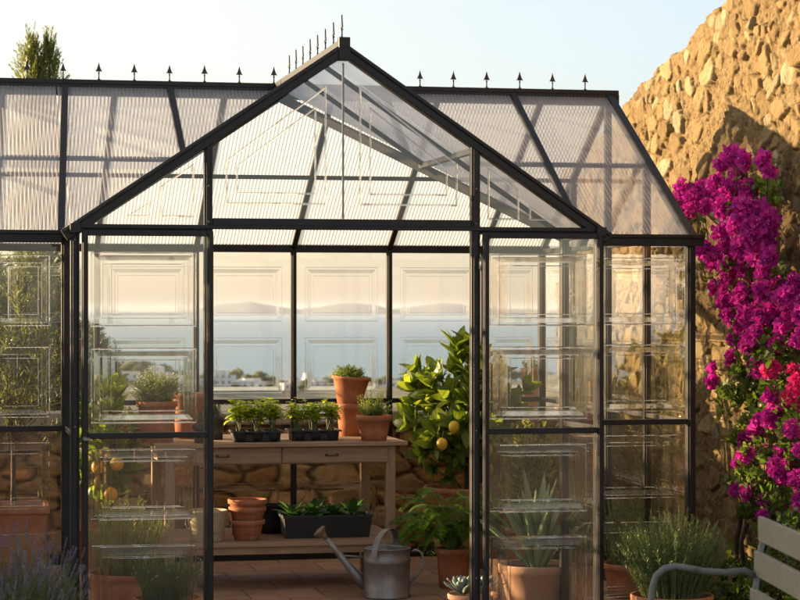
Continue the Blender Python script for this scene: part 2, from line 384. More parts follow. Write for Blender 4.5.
def stone_field(s, z, sx, sz, k, depth, warp=0.35):
    ws = s + (fbm(s / sx * 1.3, z / sz * 1.3, 3, k + 40) - 0.5) * sx * warp * 2
    wz = z + (fbm(s / sx * 1.3 + 9, z / sz * 1.3 + 4, 3, k + 60) - 0.5) * sz * warp * 2
    f1, f2, a, b, dx, dy = worley(ws, wz, sx, sz, k)
    e = f2 - f1
    prof = np.clip(e / 0.22, 0, 1); prof = prof * prof * (3 - 2 * prof)
    hh = 0.35 + 0.75 * hash2(a, b, k + 9)
    tx = (hash2(a, b, k + 2) - 0.5) * 0.9; tz = (hash2(a, b, k + 3) - 0.5) * 0.9
    h = prof * (hh + dx * tx + dy * tz)
    h = h + (fbm(s * 22, z * 22, 3, k + 80) - 0.5) * 0.45 + (fbm(s * 60, z * 60, 2, k + 90) - 0.5) * 0.16
    return h * depth, prof, hash2(a, b, k + 21), hash2(a, b, k + 22)
def grid_mesh(name, P3, col, mat, parent=None, close=False):
    nr, nc = P3.shape[:2]
    me = bpy.data.meshes.new(name)
    idx = np.arange(nr * nc).reshape(nr, nc)
    q = np.stack([idx[:-1, :-1], idx[:-1, 1:], idx[1:, 1:], idx[1:, :-1]], -1).reshape(-1, 4)
    me.vertices.add(nr * nc); me.vertices.foreach_set('co', P3.reshape(-1).astype(np.float32))
    me.loops.add(q.size); me.loops.foreach_set('vertex_index', q.reshape(-1).astype(np.int32))
    me.polygons.add(len(q)); me.polygons.foreach_set('loop_start', np.arange(0, q.size, 4, dtype=np.int32))
    me.polygons.foreach_set('loop_total', np.full(len(q), 4, dtype=np.int32))
    me.polygons.foreach_set('use_smooth', np.ones(len(q), dtype=bool))
    if col is not None:
        at_ = me.color_attributes.new('stone', 'FLOAT_COLOR', 'POINT')
        at_.data.foreach_set('color', np.concatenate([col, np.ones(col.shape[:2] + (1,))], -1).reshape(-1).astype(np.float32))
    me.materials.append(mat); me.update(calc_edges=True); me.validate()
    o = bpy.data.objects.new(name, me); S.collection.objects.link(o)
    if parent: o.parent = parent
    return o
def stone_colour(prof, c1, c2, pal, mortar):
    pal = np.array(pal); i = np.clip((c1 * len(pal)).astype(int), 0, len(pal) - 1)
    c = pal[i] * (0.82 + 0.36 * c2)[..., None]
    w = np.clip(prof * 1.6, 0, 1)[..., None]
    return np.array(mortar) * (1 - w) + c * w

# ------------------------------------------------------------------ ground, sea, land
def flat(name, x0, x1, y0, y1, z, mat):
    mb = MB(); mb.add([(x0,y0,z),(x1,y0,z),(x1,y1,z),(x0,y1,z)], [(0,1,2,3)]); return setting(mb.build(name, mat))
def ground_mat():
    m, n, o = newmat('garden_earth'); p = n.nodes.new('ShaderNodeBsdfPrincipled'); c = coord(n)
    col = ramp(n, noise_tex(n, 2.5, 9, 0.75, c), [(0.3, (0.07, 0.05, 0.03)), (0.55, (0.14, 0.11, 0.07)), (0.75, (0.22, 0.18, 0.12))])
    n.links.new(col, p.inputs['Base Color']); p.inputs['Roughness'].default_value = 0.95
    n.links.new(bump(n, noise_tex(n, 40, 8, 0.8, c), 0.8, 0.03), p.inputs['Normal']); n.links.new(p.outputs[0], o.inputs[0]); return m
def tile_mat():
    m, n, o = newmat('terracotta_floor_tiles'); p = n.nodes.new('ShaderNodeBsdfPrincipled'); c = coord(n)
    b = n.nodes.new('ShaderNodeTexBrick'); b.inputs['Scale'].default_value = 1; b.inputs['Brick Width'].default_value = 0.42; b.inputs['Row Height'].default_value = 0.42
    b.inputs['Mortar Size'].default_value = 0.006; b.inputs['Mortar Smooth'].default_value = 0.3; b.offset = 0.5
    b.inputs['Color1'].default_value = (0.40, 0.235, 0.15, 1); b.inputs['Color2'].default_value = (0.52, 0.33, 0.22, 1); b.inputs['Mortar'].default_value = (0.17, 0.12, 0.09, 1)
    n.links.new(c, b.inputs['Vector'])
    d = ramp(n, noise_tex(n, 4, 9, 0.7, c), [(0.3, (0.6, 0.57, 0.55)), (0.7, (1.15, 1.12, 1.1))])
    n.links.new(mixc(n, 0.9, b.outputs['Color'], d, 'MULTIPLY'), p.inputs['Base Color'])
    r = n.nodes.new('ShaderNodeMapRange'); r.inputs[3].default_value = 0.35; r.inputs[4].default_value = 0.75; n.links.new(noise_tex(n, 6, 6, 0.7, c), r.inputs[0]); n.links.new(r.outputs[0], p.inputs['Roughness'])
    inv = n.nodes.new('ShaderNodeMath'); inv.operation = 'MULTIPLY_ADD'; inv.inputs[1].default_value = -1; inv.inputs[2].default_value = 1; n.links.new(b.outputs['Fac'], inv.inputs[0])
    ad = n.nodes.new('ShaderNodeMath'); ad.operation = 'MULTIPLY_ADD'; ad.inputs[1].default_value = 0.25; n.links.new(noise_tex(n, 25, 6, 0.7, c), ad.inputs[0]); n.links.new(inv.outputs[0], ad.inputs[2])
    n.links.new(bump(n, ad.outputs[0], 0.5, 0.006), p.inputs['Normal']); n.links.new(p.outputs[0], o.inputs[0]); return m
def land_mat():
    m, n, o = newmat('coastal_scrub'); p = n.nodes.new('ShaderNodeBsdfPrincipled'); c = coord(n)
    col = ramp(n, noise_tex(n, 0.035, 9, 0.8, c), [(0.35, (0.06, 0.075, 0.035)), (0.5, (0.15, 0.14, 0.07)), (0.65, (0.30, 0.26, 0.17))])
    n.links.new(col, p.inputs['Base Color']); p.inputs['Roughness'].default_value = 0.95; n.links.new(p.outputs[0], o.inputs[0]); return m
def sea_mat():
    m, n, o = newmat('sea_water'); p = n.nodes.new('ShaderNodeBsdfPrincipled'); c = coord(n)
    p.inputs['Base Color'].default_value = (0.06, 0.19, 0.27, 1); p.inputs['Roughness'].default_value = 0.22; p.inputs['IOR'].default_value = 1.33
    n.links.new(bump(n, noise_tex(n, 0.05, 8, 0.7, c), 0.9, 3.0), p.inputs['Normal']); n.links.new(p.outputs[0], o.inputs[0]); return m
M['ground'] = ground_mat(); M['tile'] = tile_mat(); M['land'] = land_mat(); M['sea'] = sea_mat()
flat('floor', -1.98, 1.98, -0.03, 3.56, 0.004, M['tile'])
SEA = -40.0
mb = MB(); mb.add([(-30000, 200, SEA), (30000, 200, SEA), (30000, 58000, SEA), (-30000, 58000, SEA)], [(0,1,2,3)]); setting(mb.build('sea', M['sea']))
def land_z(r, th):
    """height of the ground at distance r (m) and bearing th (deg, from the camera, clockwise from +Y)"""
    base = np.interp(r, [0, 18, 24, 60, 250, 700, 1000, 1200, 1300, 1420, 1750], [-0.02, -0.02, -1.5, -8, -24, -34, -38, -38.8, -40.3, -43, -46])
    e1 = 12 * np.exp(-((r - 1080) / 110) ** 2) * np.exp(-((th - 4.8) / 2.2) ** 2)
    e2 = 15 * np.exp(-((r - 760) / 150) ** 2) * np.exp(-((th - 15.8) / 1.5) ** 2)
    e3 = 26 * np.exp(-((r - 900) / 200) ** 2) * np.exp(-((th + 8) / 7) ** 2)
    n_ = (fbm(r * 0.02, th * 1.5, 3, 5) - 0.45) * np.clip((r - 60) / 300, 0, 1) * 3.0
    n_ = n_ * np.clip((1250 - r) / 200, 0, 1)
    return base + e1 + e2 + e3 + n_
rr = np.concatenate([[0.0], np.geomspace(3, 1750, 110)]); tt = np.linspace(-180, 180, 721)
R_, T_ = np.meshgrid(rr, tt, indexing='ij')
Zg = land_z(R_, T_)
Pg = np.stack([CAM.x + R_ * np.sin(np.radians(T_)), CAM.y + R_ * np.cos(np.radians(T_)), Zg], -1)
near = np.array(Pg[..., 0] ** 2 + Pg[..., 1] ** 2 < 14 ** 2)
Pg[..., 2] = np.where(near, -0.02, Pg[..., 2])
g = grid_mesh('ground', Pg, None, M['ground']); setting(g)
g.data.materials.append(M['land'])
mi = np.zeros(len(g.data.polygons), dtype=np.int32); nc = len(tt) - 1
mi[(np.arange(len(mi)) // nc) > 47] = 1; g.data.polygons.foreach_set('material_index', mi)

def island(name, ucs, r, label):
    """low island: ucs = list of (u, height px)"""
    us = np.linspace(ucs[0][0], ucs[-1][0], 60); hs = np.interp(us, [a for a, b in ucs], [b for a, b in ucs])
    hs = hs + (fbm(us * 0.15, us * 0, 4, 3) - 0.45) * 1.6 * np.clip(hs / 2, 0, 1)
    rows = []
    for t, k in ((-1, 0), (-0.5, 0.6), (0, 1), (0.5, 0.6), (1, 0)):
        row = []
        for u, h in zip(us, hs):
            base = (1.6 - SEA) / r * FPX
            d = ray(u, HY); rt = r + t * 260 * (0.4 + h / 4); p = CAM + d * rt
            row.append((p.x, p.y, SEA - 1 + max(0, h) * k * r / FPX * 0.95))
        rows.append(row)
    o = grid_mesh(name, np.array(rows), None, surf('distant_maquis', [(0.35, (0.12, 0.145, 0.14)), (0.65, (0.19, 0.21, 0.20))], 0.004, (0.95, 1), 0, 0)); setting(o); return o
# island tops stand above the horizon line of the sea
island('hills', [(150, 0), (190, 3), (215, 10), (250, 13), (275, 9), (300, 5), (322, 8), (345, 12), (375, 10), (392, 5), (410, 8), (445, 12), (470, 9), (500, 6), (540, 5), (590, 3), (640, 0)], 17000, '')

# ------------------------------------------------------------------ haze
mb = MB(); mb.box((-31000, -300, -60), (31000, 59000, 66)); hz = mb.build('haze', newmat('haze')[0]); hz['kind'] = 'stuff'
hm = hz.data.materials[0]; n = hm.node_tree; out = [x for x in n.nodes if x.type == 'OUTPUT_MATERIAL'][0]
pv = n.nodes.new('ShaderNodeVolumePrincipled'); pv.inputs['Density'].default_value = 3.8e-5; pv.inputs['Color'].default_value = (0.72, 0.79, 0.88, 1)
pv.inputs['Anisotropy'].default_value = 0.2; n.links.new(pv.outputs[0], out.inputs['Volume'])

# ------------------------------------------------------------------ stone walls
GOLD = [(0.47, 0.325, 0.150), (0.45, 0.31, 0.145), (0.50, 0.35, 0.165), (0.50, 0.355, 0.170), (0.44, 0.30, 0.14), (0.62, 0.47, 0.26), (0.48, 0.33, 0.15), (0.60, 0.49, 0.30), (0.42, 0.285, 0.135), (0.54, 0.40, 0.205)]
def big_wall():
    XW = 2.62; y0, y1 = -2.6, 5.4; ns = 1500; nz = 520
    s = np.linspace(y0, y1, ns); t = np.linspace(0, 1, nz)
    top = 3.43 - 0.229 * (s - 1.80) + (fbm(s * 3.5, s * 0, 4, 11) - 0.47) * 0.09
    top = top + 0.03 * (hash2(np.floor(s * 6), s * 0, 4) - 0.5)
    Sg, Tg = np.meshgrid(s, t, indexing='ij'); Z = -0.15 + Tg * (top[:, None] + 0.15)
    wx = Sg + 0.05 * (fbm(Sg * 5, Z * 5, 3, 41) - 0.5); wz = Z + 0.05 * (fbm(Sg * 5 + 7, Z * 5, 3, 43) - 0.5)
    f1, f2, ca, cb, dx, dy = worley(wx, wz, 0.105, 0.082, 3, 0.95)
    g1, g2, ga_, gb_, ex, ey = worley(wx + 5, wz, 0.19, 0.135, 33, 0.9)
    def layer(e, a_, b_, dx_, dy_, k, keep, lo, hi):
        sh_ = np.clip((e - lo + 0.03 * (vnoise(Sg * 24, Z * 24, k) - .5)) / (hi - lo), 0, 1); sh_ = sh_ * sh_ * (3 - 2 * sh_)
        sh_ = sh_ * (hash2(a_, b_, k) > keep)
        fl_ = 0.024 + 0.020 * (hash2(a_, b_, k + 1) - .5) + 0.030 * (dx_ * (hash2(a_, b_, k + 2) - .5) + dy_ * (hash2(a_, b_, k + 3) - .5)) * 2 + 0.022 * (fbm(Sg * 15, Z * 15, 4, k + 4) - .5)
        return sh_, fl_
    zone = fbm(Sg * 1.1, Z * 1.1, 3, 57)
    s1, l1 = layer(f2 - f1, ca, cb, dx, dy, 301, 0.30, 0.05, 0.26)
    s2, l2 = layer(g2 - g1, ga_, gb_, ex, ey, 331, 0.62, 0.04, 0.18)
    rid = 1 - np.abs(2 * fbm(Sg * 10 + 3, Z * 7, 4, 5) / 0.94 - 1)
    pl = 0.010 + 0.050 * (fbm(Sg * 4, Z * 4, 5, 51) - 0.45) + 0.026 * (rid - .7) + 0.036 * (fbm(Sg * 40, Z * 38, 4, 8) - 0.5)
    pits = np.clip((vnoise(Sg * 21 + 2 * fbm(Sg * 9, Z * 9, 2, 3), Z * 16, 71) - 0.82) * 7, 0, 1)
    pl = pl - 0.034 * pits
    s1 = s1 * np.clip((zone - .26) * 9, .0, 1)
    H = pl * (1 - s1) + (l1 + pl * .25) * s1; H = H * (1 - s2) + (l2 + .006 + pl * .2) * s2
    H = H - 0.012 * np.clip(1 - np.abs(f2 - f1 - .05) / .05, 0, 1) * (hash2(ca, cb, 301) > 0.30) * np.clip((zone - .26) * 9, 0, 1) * (1 - s2) - 0.012 * np.clip(1 - np.abs(g2 - g1 - .035) / .04, 0, 1) * (hash2(ga_, gb_, 331) > 0.62)
    H = H + 0.05 * (fbm(Sg * 1.2, Z * 1.2, 2, 91) - 0.5)
    H = H * (0.3 + 0.7 * np.clip((1 - Tg) * 14, 0, 1))
    k1 = stone_colour(s1 * 0 + 1, hash2(ca, cb, 7), hash2(ca, cb, 8), GOLD, (0, 0, 0)); k2 = stone_colour(s1 * 0 + 1, hash2(ga_, gb_, 7), hash2(ga_, gb_, 8), GOLD, (0, 0, 0))
    C = np.array((0.46, 0.325, 0.160)) * (0.86 + 0.30 * fbm(Sg * 3, Z * 3, 4, 19))[..., None] * np.ones(3)
    C = C * (1 - s1[..., None]) + k1 * s1[..., None]; C = C * (1 - s2[..., None]) + k2 * s2[..., None]
    X = XW - H
    P3 = np.stack([X, Sg, Z], -1)
    # roll the top edge over to the back, then down
    tops = []
    cols = []
    for w in (0.04, 0.12, 0.22, 0.34, 0.46):
        tops.append(np.stack([XW + w + 0 * s, s, top + 0.02 * np.sin(s * 31 + w * 40) + 0.02 * (fbm(s * 8, s * 0 + w * 30, 3, 6) - 0.5)], -1)); cols.append(C[:, -1])
    tops.append(np.stack([XW + 0.55 + 0 * s, s, 0 * s - 0.15], -1)); cols.append(C[:, 0])
    P3 = np.concatenate([P3, np.stack(tops, 1)], 1); C = np.concatenate([C, np.stack(cols, 1)], 1)
    # end caps
    def cap(row, crow):
        q = row.copy(); q[:, 0] = XW + 0.55; q[:, 1] = row[:, 1]; return q
    P3 = np.concatenate([cap(P3[0], 0)[None], P3, cap(P3[-1], 0)[None]], 0); C = np.concatenate([C[:1], C, C[-1:]], 0)
    o = grid_mesh('stone_wall', P3, C, M['stone'])
    tag(o, 'tall golden rubble stone wall with a sloping ragged top beside the greenhouse', 'wall')
big_wall()

def low_wall():
    root = empty('garden_wall', (0, 4.1, 0), 'low stone wall with flat pale coping outside the back panes of the greenhouse', 'wall')
    x0, x1 = -8.0, 2.5; ns = 900; nz = 90
    s = np.linspace(x0, x1, ns); t = np.linspace(0, 1, nz)
    Sg, Tg = np.meshgrid(s, t, indexing='ij'); Z = -0.1 + Tg * 0.945
    H, p, a, b = stone_field(Sg, Z, 0.30, 0.135, 14, 0.07, 0.28)
    C = stone_colour(p, a, b, [(0.40, 0.27, 0.14), (0.34, 0.23, 0.12), (0.45, 0.31, 0.17), (0.37, 0.24, 0.12), (0.42, 0.32, 0.2)], (0.12, 0.08, 0.045))
    P3 = np.stack([Sg, -H + 0.04, Z], -1)
    o = grid_mesh('wall_face', P3[:, ::-1], C[:, ::-1], M['stone2'], root)
    C2 = stone_colour(p, b, a, [(0.40, 0.27, 0.14), (0.34, 0.23, 0.12)], (0.12, 0.08, 0.045))
    P4 = np.stack([Sg, H + 0.36, Z], -1); grid_mesh('wall_face', P4, C2, M['stone2'], root)
    mb = MB(); x = x0; r2 = random.Random(3)
    while x < x1:
        w = r2.uniform(0.38, 0.62); zt = 0.925 + r2.uniform(-0.008, 0.008)
        mb.box((x + 0.004, -0.075 + r2.uniform(-.01, .01), 0.845), (min(x + w, x1) - 0.004, 0.40 + r2.uniform(-.01, .01), zt)); x += w
    cm = surf('coping_stone', [(0.25, (0.42, 0.33, 0.22)), (0.5, (0.55, 0.45, 0.32)), (0.8, (0.64, 0.55, 0.42))], 6, (0.85, 0.95), 0, 0.7, 30, 0.01)
    mb.build('coping', cm, root, bevel=0.012)
low_wall()

# ------------------------------------------------------------------ greenhouse
GH = empty('greenhouse', (0, 0, 0), 'dark framed gabled greenhouse with clear moulded panes and spear ridge cresting', 'greenhouse')
FM = M['frame']
WC = 1.285; WJ = 0.655; PY = 0.615; YR = 2.09; YB = 3.565; XE = 1.976
ZE = 1.99; ZR = 2.865; ZM = 1.020; ZG = 2.862
def part(name, fn, mat=None, parent=None, bevel=0.003):
    mb = MB(); fn(mb); return mb.build(name, mat or FM, parent or GH, bevel)
def post(x, y, z1, w=0.042, d=0.046, z0=0.0, name='post'):
    def f(m):
        m.box((x - w/2, y - d/2, z0), (x + w/2, y + d/2, z1)); m.box((x - w/2 + 0.010, y - d/2 - 0.007, z0), (x + w/2 - 0.010, y - d/2 - 0.0005, z1))
    return part(name, f)
def rail(p, q, w=0.034, h=0.030, name='rail', up=V((0,0,1)), off=(0,0)):
    return part(name, lambda m: m.beam(p, q, w, h, up, off=off))

# ---- panes
def pane(O, ax, az, outline, squares, parent=GH, name='glass_pane', flip=1, thin=False):
    """O origin, ax/az in-plane axes, outline polygon in (a,b) coordinates, squares: list of polygons to emboss"""
    O = V(O); ax = V(ax); az = V(az); nr = ax.cross(az).normalized() * flip
    P = lambda a, b, h=0: O + ax * a + az * b + nr * h
    mb = MB()
    mb.add([P(a, b) for a, b in outline], [tuple(range(len(outline)))], 0)
    def inset(poly, d):
        n_ = len(poly); out = []
        for i in range(n_):
            p0 = V(poly[i-1]); p1 = V(poly[i]); p2 = V(poly[(i+1) % n_])
            e1 = (p1 - p0).normalized(); e2 = (p2 - p1).normalized()
            n1 = V((-e1.y, e1.x)); n2 = V((-e2.y, e2.x)); b = n1 + n2
            k = d / max(0.15, (1 + n1.dot(n2))); out.append(p1 + b * k)
        return out
    def ring(poly, prof):
        """closed ring solid: prof = list of (inset, height) outer->inner, closed at height h0"""
        loops = [[P(c[0], c[1], h) for c in inset(poly, d)] for d, h in prof]
        n_ = len(poly); L = len(prof); vs = [p for l in loops for p in l]; fs = []
        for j in range(L):
            k = (j + 1) % L
            for i in range(n_):
                i2 = (i + 1) % n_; fs.append((j*n_+i, j*n_+i2, k*n_+i2, k*n_+i))
        mb.add(vs, fs, 1)
    for sq in squares:
        sq = [V(p) for p in sq]
        ring(sq, [(0.0, 0.0015), (0.004, 0.0065), (0.008, 0.0015)] if not thin else [(0.0, 0.0015), (0.0055, 0.010), (0.011, 0.0015)])
        if thin:
            if thin > 1: ring(sq, [(0.050, 0.0015), (0.055, 0.0095), (0.060, 0.0015)])
            continue
        ring(sq, [(0.016, 0.0015), (0.018, 0.0045), (0.040, 0.0095), (0.043, 0.008), (0.043, 0.0015)])
        ring(sq, [(0.056, 0.0015), (0.0585, 0.0045), (0.061, 0.0015)])
    return mb.build(name, [M['glass'], M['bevel']], parent)
def rect(a0, b0, a1, b1): return [(a0, b0), (a1, b0), (a1, b1), (a0, b1)]
def wall_panes(O, ax, w, parent=GH, zlo=0.05, zm=ZM, zhi=ZE, flip=1):
    """two panes, above and below the mid rail, each moulded with squares"""
    mg = 0.055 if w > 0.5 else 0.04
    pane(O, ax, (0,0,1), rect(0, zm + 0.012, w, zhi - 0.01), [rect(mg, 1.075, w - mg, 1.43), rect(mg, 1.53, w - mg, 1.885)], parent, flip=flip)
    pane(O, ax, (0,0,1), rect(0, zlo, w, zm - 0.012), [rect(mg, 0.62, w - mg, 0.955), rect(mg, 0.10, w - mg, 0.50)], parent, flip=flip)

# front gable wall of the porch
post(-WC, 0, ZE); post(WC, 0, ZE)
slope = (ZG - ZE) / WC
zj = ZG - slope * WJ
post(-WJ, 0, zj - 0.01, 0.040); post(WJ, 0, zj - 0.01, 0.044)
rail((-WJ + 0.021, 0, 2.030), (WJ - 0.023, 0, 2.030), 0.05, 0.036, 'door_header')
for sg in (-1, 1):
    rail((sg * (WC - 0.022), 0.002, 1.998), (sg * (WJ + 0.023), 0.002, 1.998), 0.036, 0.036, 'gable_rail')
    part('base_rail', lambda m: m.box((min(sg*WC, sg*WJ) + 0.022, -0.018, 0.0), (max(sg*WC, sg*WJ) - 0.022, 0.018, 0.06)))
    # gable rafters: deep outer board plus a narrow bead
    a = V((sg * (WC + 0.05), -0.004, ZE - slope * 0.05 + 0.005)); b = V((0, -0.004, ZG + 0.005))
    part('gable_rafter', lambda m: (m.beam(a, b, 0.062, 0.056), m.beam(a + V((0, -0.036, 0.018)), b + V((0, -0.036, 0.018)), 0.010, 0.014)))
part('ridge_cap', lambda m: (m.box((-0.028, -0.045, ZG - 0.05), (0.028, 0.0, ZG + 0.062)), m.box((-0.022, 0.0005, ZG - 0.02), (0.022, YR, ZG + 0.052))))
part('mullion', lambda m: m.box((-0.0045, -0.006, 2.05), (0.0045, 0.006, ZG - 0.06)), M['zinc'], bevel=0)
# gable panes
zr = lambda x: ZG - slope * abs(x) - 0.03
pane((0, 0.006, 0), (1,0,0), (0,0,1), [(-WJ+.02, 2.045), (-.005, 2.045), (-.005, zr(0)), (-WJ+.02, zr(WJ))], [[(-WJ+.085, 2.115), (-.08, 2.115), (-.08, 2.695), (-WJ+.085, 2.325)]], thin=2)
pane((0, 0.006, 0), (1,0,0), (0,0,1), [(.005, 2.045), (WJ-.02, 2.045), (WJ-.02, zr(WJ)), (.005, zr(0))], [[(.08, 2.115), (WJ-.085, 2.115), (WJ-.085, 2.325), (.08, 2.695)]], thin=2)
pane((0, 0.006, 0), (1,0,0), (0,0,1), [(-WC+.06, 2.012), (-WJ-.02, 2.012), (-WJ-.02, zr(WJ))], [[(-1.05, 2.05), (-.93, 2.05), (-.93, 2.125)], [(-.88, 2.05), (-.72, 2.05), (-.72, 2.31), (-.88, 2.20)]], thin=1)
pane((0, 0.006, 0), (1,0,0), (0,0,1), [(WJ+.02, 2.012), (WC-.06, 2.012), (WJ+.02, zr(WJ))], [[(.72, 2.05), (.88, 2.05), (.88, 2.20), (.72, 2.31)], [(.93, 2.05), (1.05, 2.05), (.93, 2.125)]], thin=1)
wall_panes((-WC + 0.02, 0.008, 0), (1, 0, 0), WC - WJ - 0.04)
wall_panes((WJ + 0.02, 0.008, 0), (1, 0, 0), WC - WJ - 0.04)

# sliding doors, pushed open over the side bays
def door(x0, x1, yd, label):
    d = empty('door', (0, 0, 0)); d.parent = GH; d['label'] = label
    z0, z1, zm = 0.03, 1.985, 1.018
    def fr(m):
        w = 0.030
        m.box((x0, yd - .014, z0), (x0 + w, yd + .014, z1)); m.box((x1 - w, yd - .014, z0), (x1, yd + .014, z1))
        m.box((x0 + w, yd - .012, z1 - .026), (x1 - w, yd + .012, z1)); m.box((x0 + w, yd - .012, zm - .014), (x1 - w, yd + .012, zm + .014))
        m.box((x0 + w, yd - .012, z0), (x1 - w, yd + .012, z0 + .04))
        for x in (x0 + .006, x1 - w + .006): m.box((x, yd - .020, z0 + .01), (x + w - .012, yd - .0145, z1 - .01))
    part('door_frame', fr, parent=d)
    w = x1 - x0 - .06; mg = 0.05
    pane((x0 + .03, yd, 0), (1, 0, 0), (0, 0, 1), rect(0, zm + .014, w, z1 - .026), [rect(mg, 1.075, w - mg, 1.43), rect(mg, 1.53, w - mg, 1.885)], d)
    pane((x0 + .03, yd, 0), (1, 0, 0), (0, 0, 1), rect(0, z0 + .04, w, zm - .014), [rect(mg, 0.62, w - mg, 0.955), rect(mg, 0.10, w - mg, 0.50)], d)
    return d
dl = door(-1.256, -0.636, -0.052, 'left sliding door pushed open over the side bay')
dr = door(0.682, 1.290, -0.052, 'right sliding door pushed open over the side bay')
def latch(x, z, par):
    part('door_latch', lambda m: (m.tube([(x, -0.085, z), (x, -0.069, z)], 0.011, 10), m.box((x - .004, -0.094, z - .006), (x + .022, -0.0855, z + .006))), M['zinc'], par, 0)
latch(-1.242, 1.005, dl)
part('hinge', lambda m: (m.tube([(0.670, -0.074, 1.80), (0.670, -0.074, 1.87)], 0.006, 8), m.box((0.66, -0.0675, 1.81), (0.68, -0.0665, 1.86))), M['zinc'], dr, 0)
for x, z in ((-1.24, 1.94), (-0.651, 1.94), (-0.651, 0.3), (0.697, 1.94), (1.275, 1.94), (1.275, 1.0), (0.697, 0.35)):
    pass
# door track
rail((-WC - 0.02, -0.032, 2.004), (WC + 0.02, -0.032, 2.004), 0.012, 0.020, 'door_track')

def bolt(x, y, z):
    part('bolt', lambda m: m.lathe([(0.0045, 0), (0.0045, 0.002), (0.003, 0.0035), (0.0005, 0.004)], (0, 0, 0), 10, tilt=Matrix.Rotation(PI / 2, 3, 'X')), M['zinc'], bevel=0).location = (x, y, z)
for x_, y_ in ((-WC, -.031), (-WJ, -.031), (WJ, -.031), (WC, -.031)):
    for z_ in ((.14, 1.06, 1.94) if abs(x_) > 1 else (.30, 1.02, 2.03, 2.20)): bolt(x_, y_, z_)
for x_ in (-1.0, -.5, .5, 1.0): bolt(x_, -.031, ZG - slope * abs(x_) + .002)
# porch side walls
for sg in (-1, 1):
    x = sg * WC
    post(sg * (WC + .005), PY, ZE, 0.05, 0.05)
    rail((x, 0.026, ZM), (x, PY - .026, ZM), 0.03, 0.028)
    part('base_rail', lambda m: m.box((x - .018, 0.026, 0), (x + .018, PY - .026, 0.06)))
    rail((x, -0.06, ZE + .004), (x, PY + 0.0, ZE + .004), 0.05, 0.046, 'gutter')
    pane((x, 0.025, 0), (0, 1, 0), (0, 0, 1), rect(0, ZM + .012, PY - .05, ZE - .02), [rect(.05, 1.075, PY - .1, 1.43), rect(.05, 1.53, PY - .1, 1.885)])
    pane((x, 0.025, 0), (0, 1, 0), (0, 0, 1), rect(0, .06, PY - .05, ZM - .012), [rect(.05, .62, PY - .1, .955), rect(.05, .10, PY - .1, .50)])

# main body
for sg in (-1, 1):
    post(sg * XE, PY, ZE, 0.045, 0.045); post(sg * XE, YB, ZE, 0.045, 0.045)
    x0, x1 = sorted((sg * (WC + .03), sg * (XE - .023)))
    rail((x0, PY, ZM), (x1, PY, ZM), 0.03, 0.028)
    part('base_rail', lambda m: m.box((x0, PY - .018, 0), (x1, PY + .018, 0.06)))
    wall_panes((x0, PY, 0), (1, 0, 0), x1 - x0)
    xa, xb = sorted((sg * (WC + .027), sg * (XE + .06)))
    part('gutter', lambda m: (m.box((xa, PY - .055, ZE - .045), (xb, PY + .02, ZE + .012)), m.box((xa, PY - .068, ZE - .004), (xb, PY - .0555, ZE + .016))))
    # end walls
    X = sg * XE; L = (YB - PY) / 4
    for i in range(4):
        ya = PY + i * L
        if i: 
            zt = ZE + (ZR - ZE) * (1 - abs(ya - YR) / (YR - PY)) - .03
            post(X, ya, zt, 0.04, 0.035)
        yy0, yy1 = ya + .022, ya + L - .022
        rail((X, yy0, ZM), (X, yy1, ZM), 0.028, 0.026)
        rail((X, yy0, ZE), (X, yy1, ZE), 0.032, 0.032)
        wall_panes((X, yy0, 0), (0, 1, 0), yy1 - yy0)
        z0a = ZE + (ZR - ZE) * (1 - abs(yy0 - YR) / (YR - PY)) - .035; z0b = ZE + (ZR - ZE) * (1 - abs(yy1 - YR) / (YR - PY)) - .035
        pts = [(0, ZE + .017), (yy1 - yy0, ZE + .017)]
        if z0b > ZE + .02: pts.append((yy1 - yy0, z0b))
        if z0a > ZE + .02: pts.append((0, z0a))
        pane((X, yy0, 0), (0, 1, 0), (0, 0, 1), pts, [])
        part('base_rail', lambda m: m.box((X - .018, yy0, 0), (X + .018, yy1, 0.06)))
    # end rafters, front and back slope
    for yb_, nm in ((PY, -1), (YB, 1)):
        a = V((sg * (XE + .004), yb_ + nm * .05, ZE - .02)); b = V((sg * (XE + .004), YR, ZR + .008))
        part('end_rafter', lambda m: m.beam(a, b, 0.044, 0.05, V((0, 0, 1))))
# back wall
bx = [-1.561, -0.933, -0.305, 0.323, 0.951, 1.579]
for x in bx: post(x, YB, ZE, 0.036, 0.036)
xs = [-XE] + bx + [XE]
for a, b in zip(xs[:-1], xs[1:]):
    rail((a + .02, YB, ZM), (b - .02, YB, ZM), 0.03, 0.032)
    part('base_rail', lambda m: m.box((a + .02, YB - .02, 0.0), (b - .02, YB + .02, 0.07)))
    wall_panes((a + .018, YB, 0), (1, 0, 0), b - a - .036)
part('eave_beam', lambda m: m.box((-XE - .05, YB - .02, ZE - .012), (XE + .05, YB + .05, ZE + .04)))
# ridge
part('ridge_beam', lambda m: (m.box((-XE - .06, YR - .035, ZR - .045), (XE + .06, YR + .035, ZR + .018)), m.box((-XE - .062, YR - .022, ZR + .0185), (XE + .062, YR + .022, ZR + .045))))
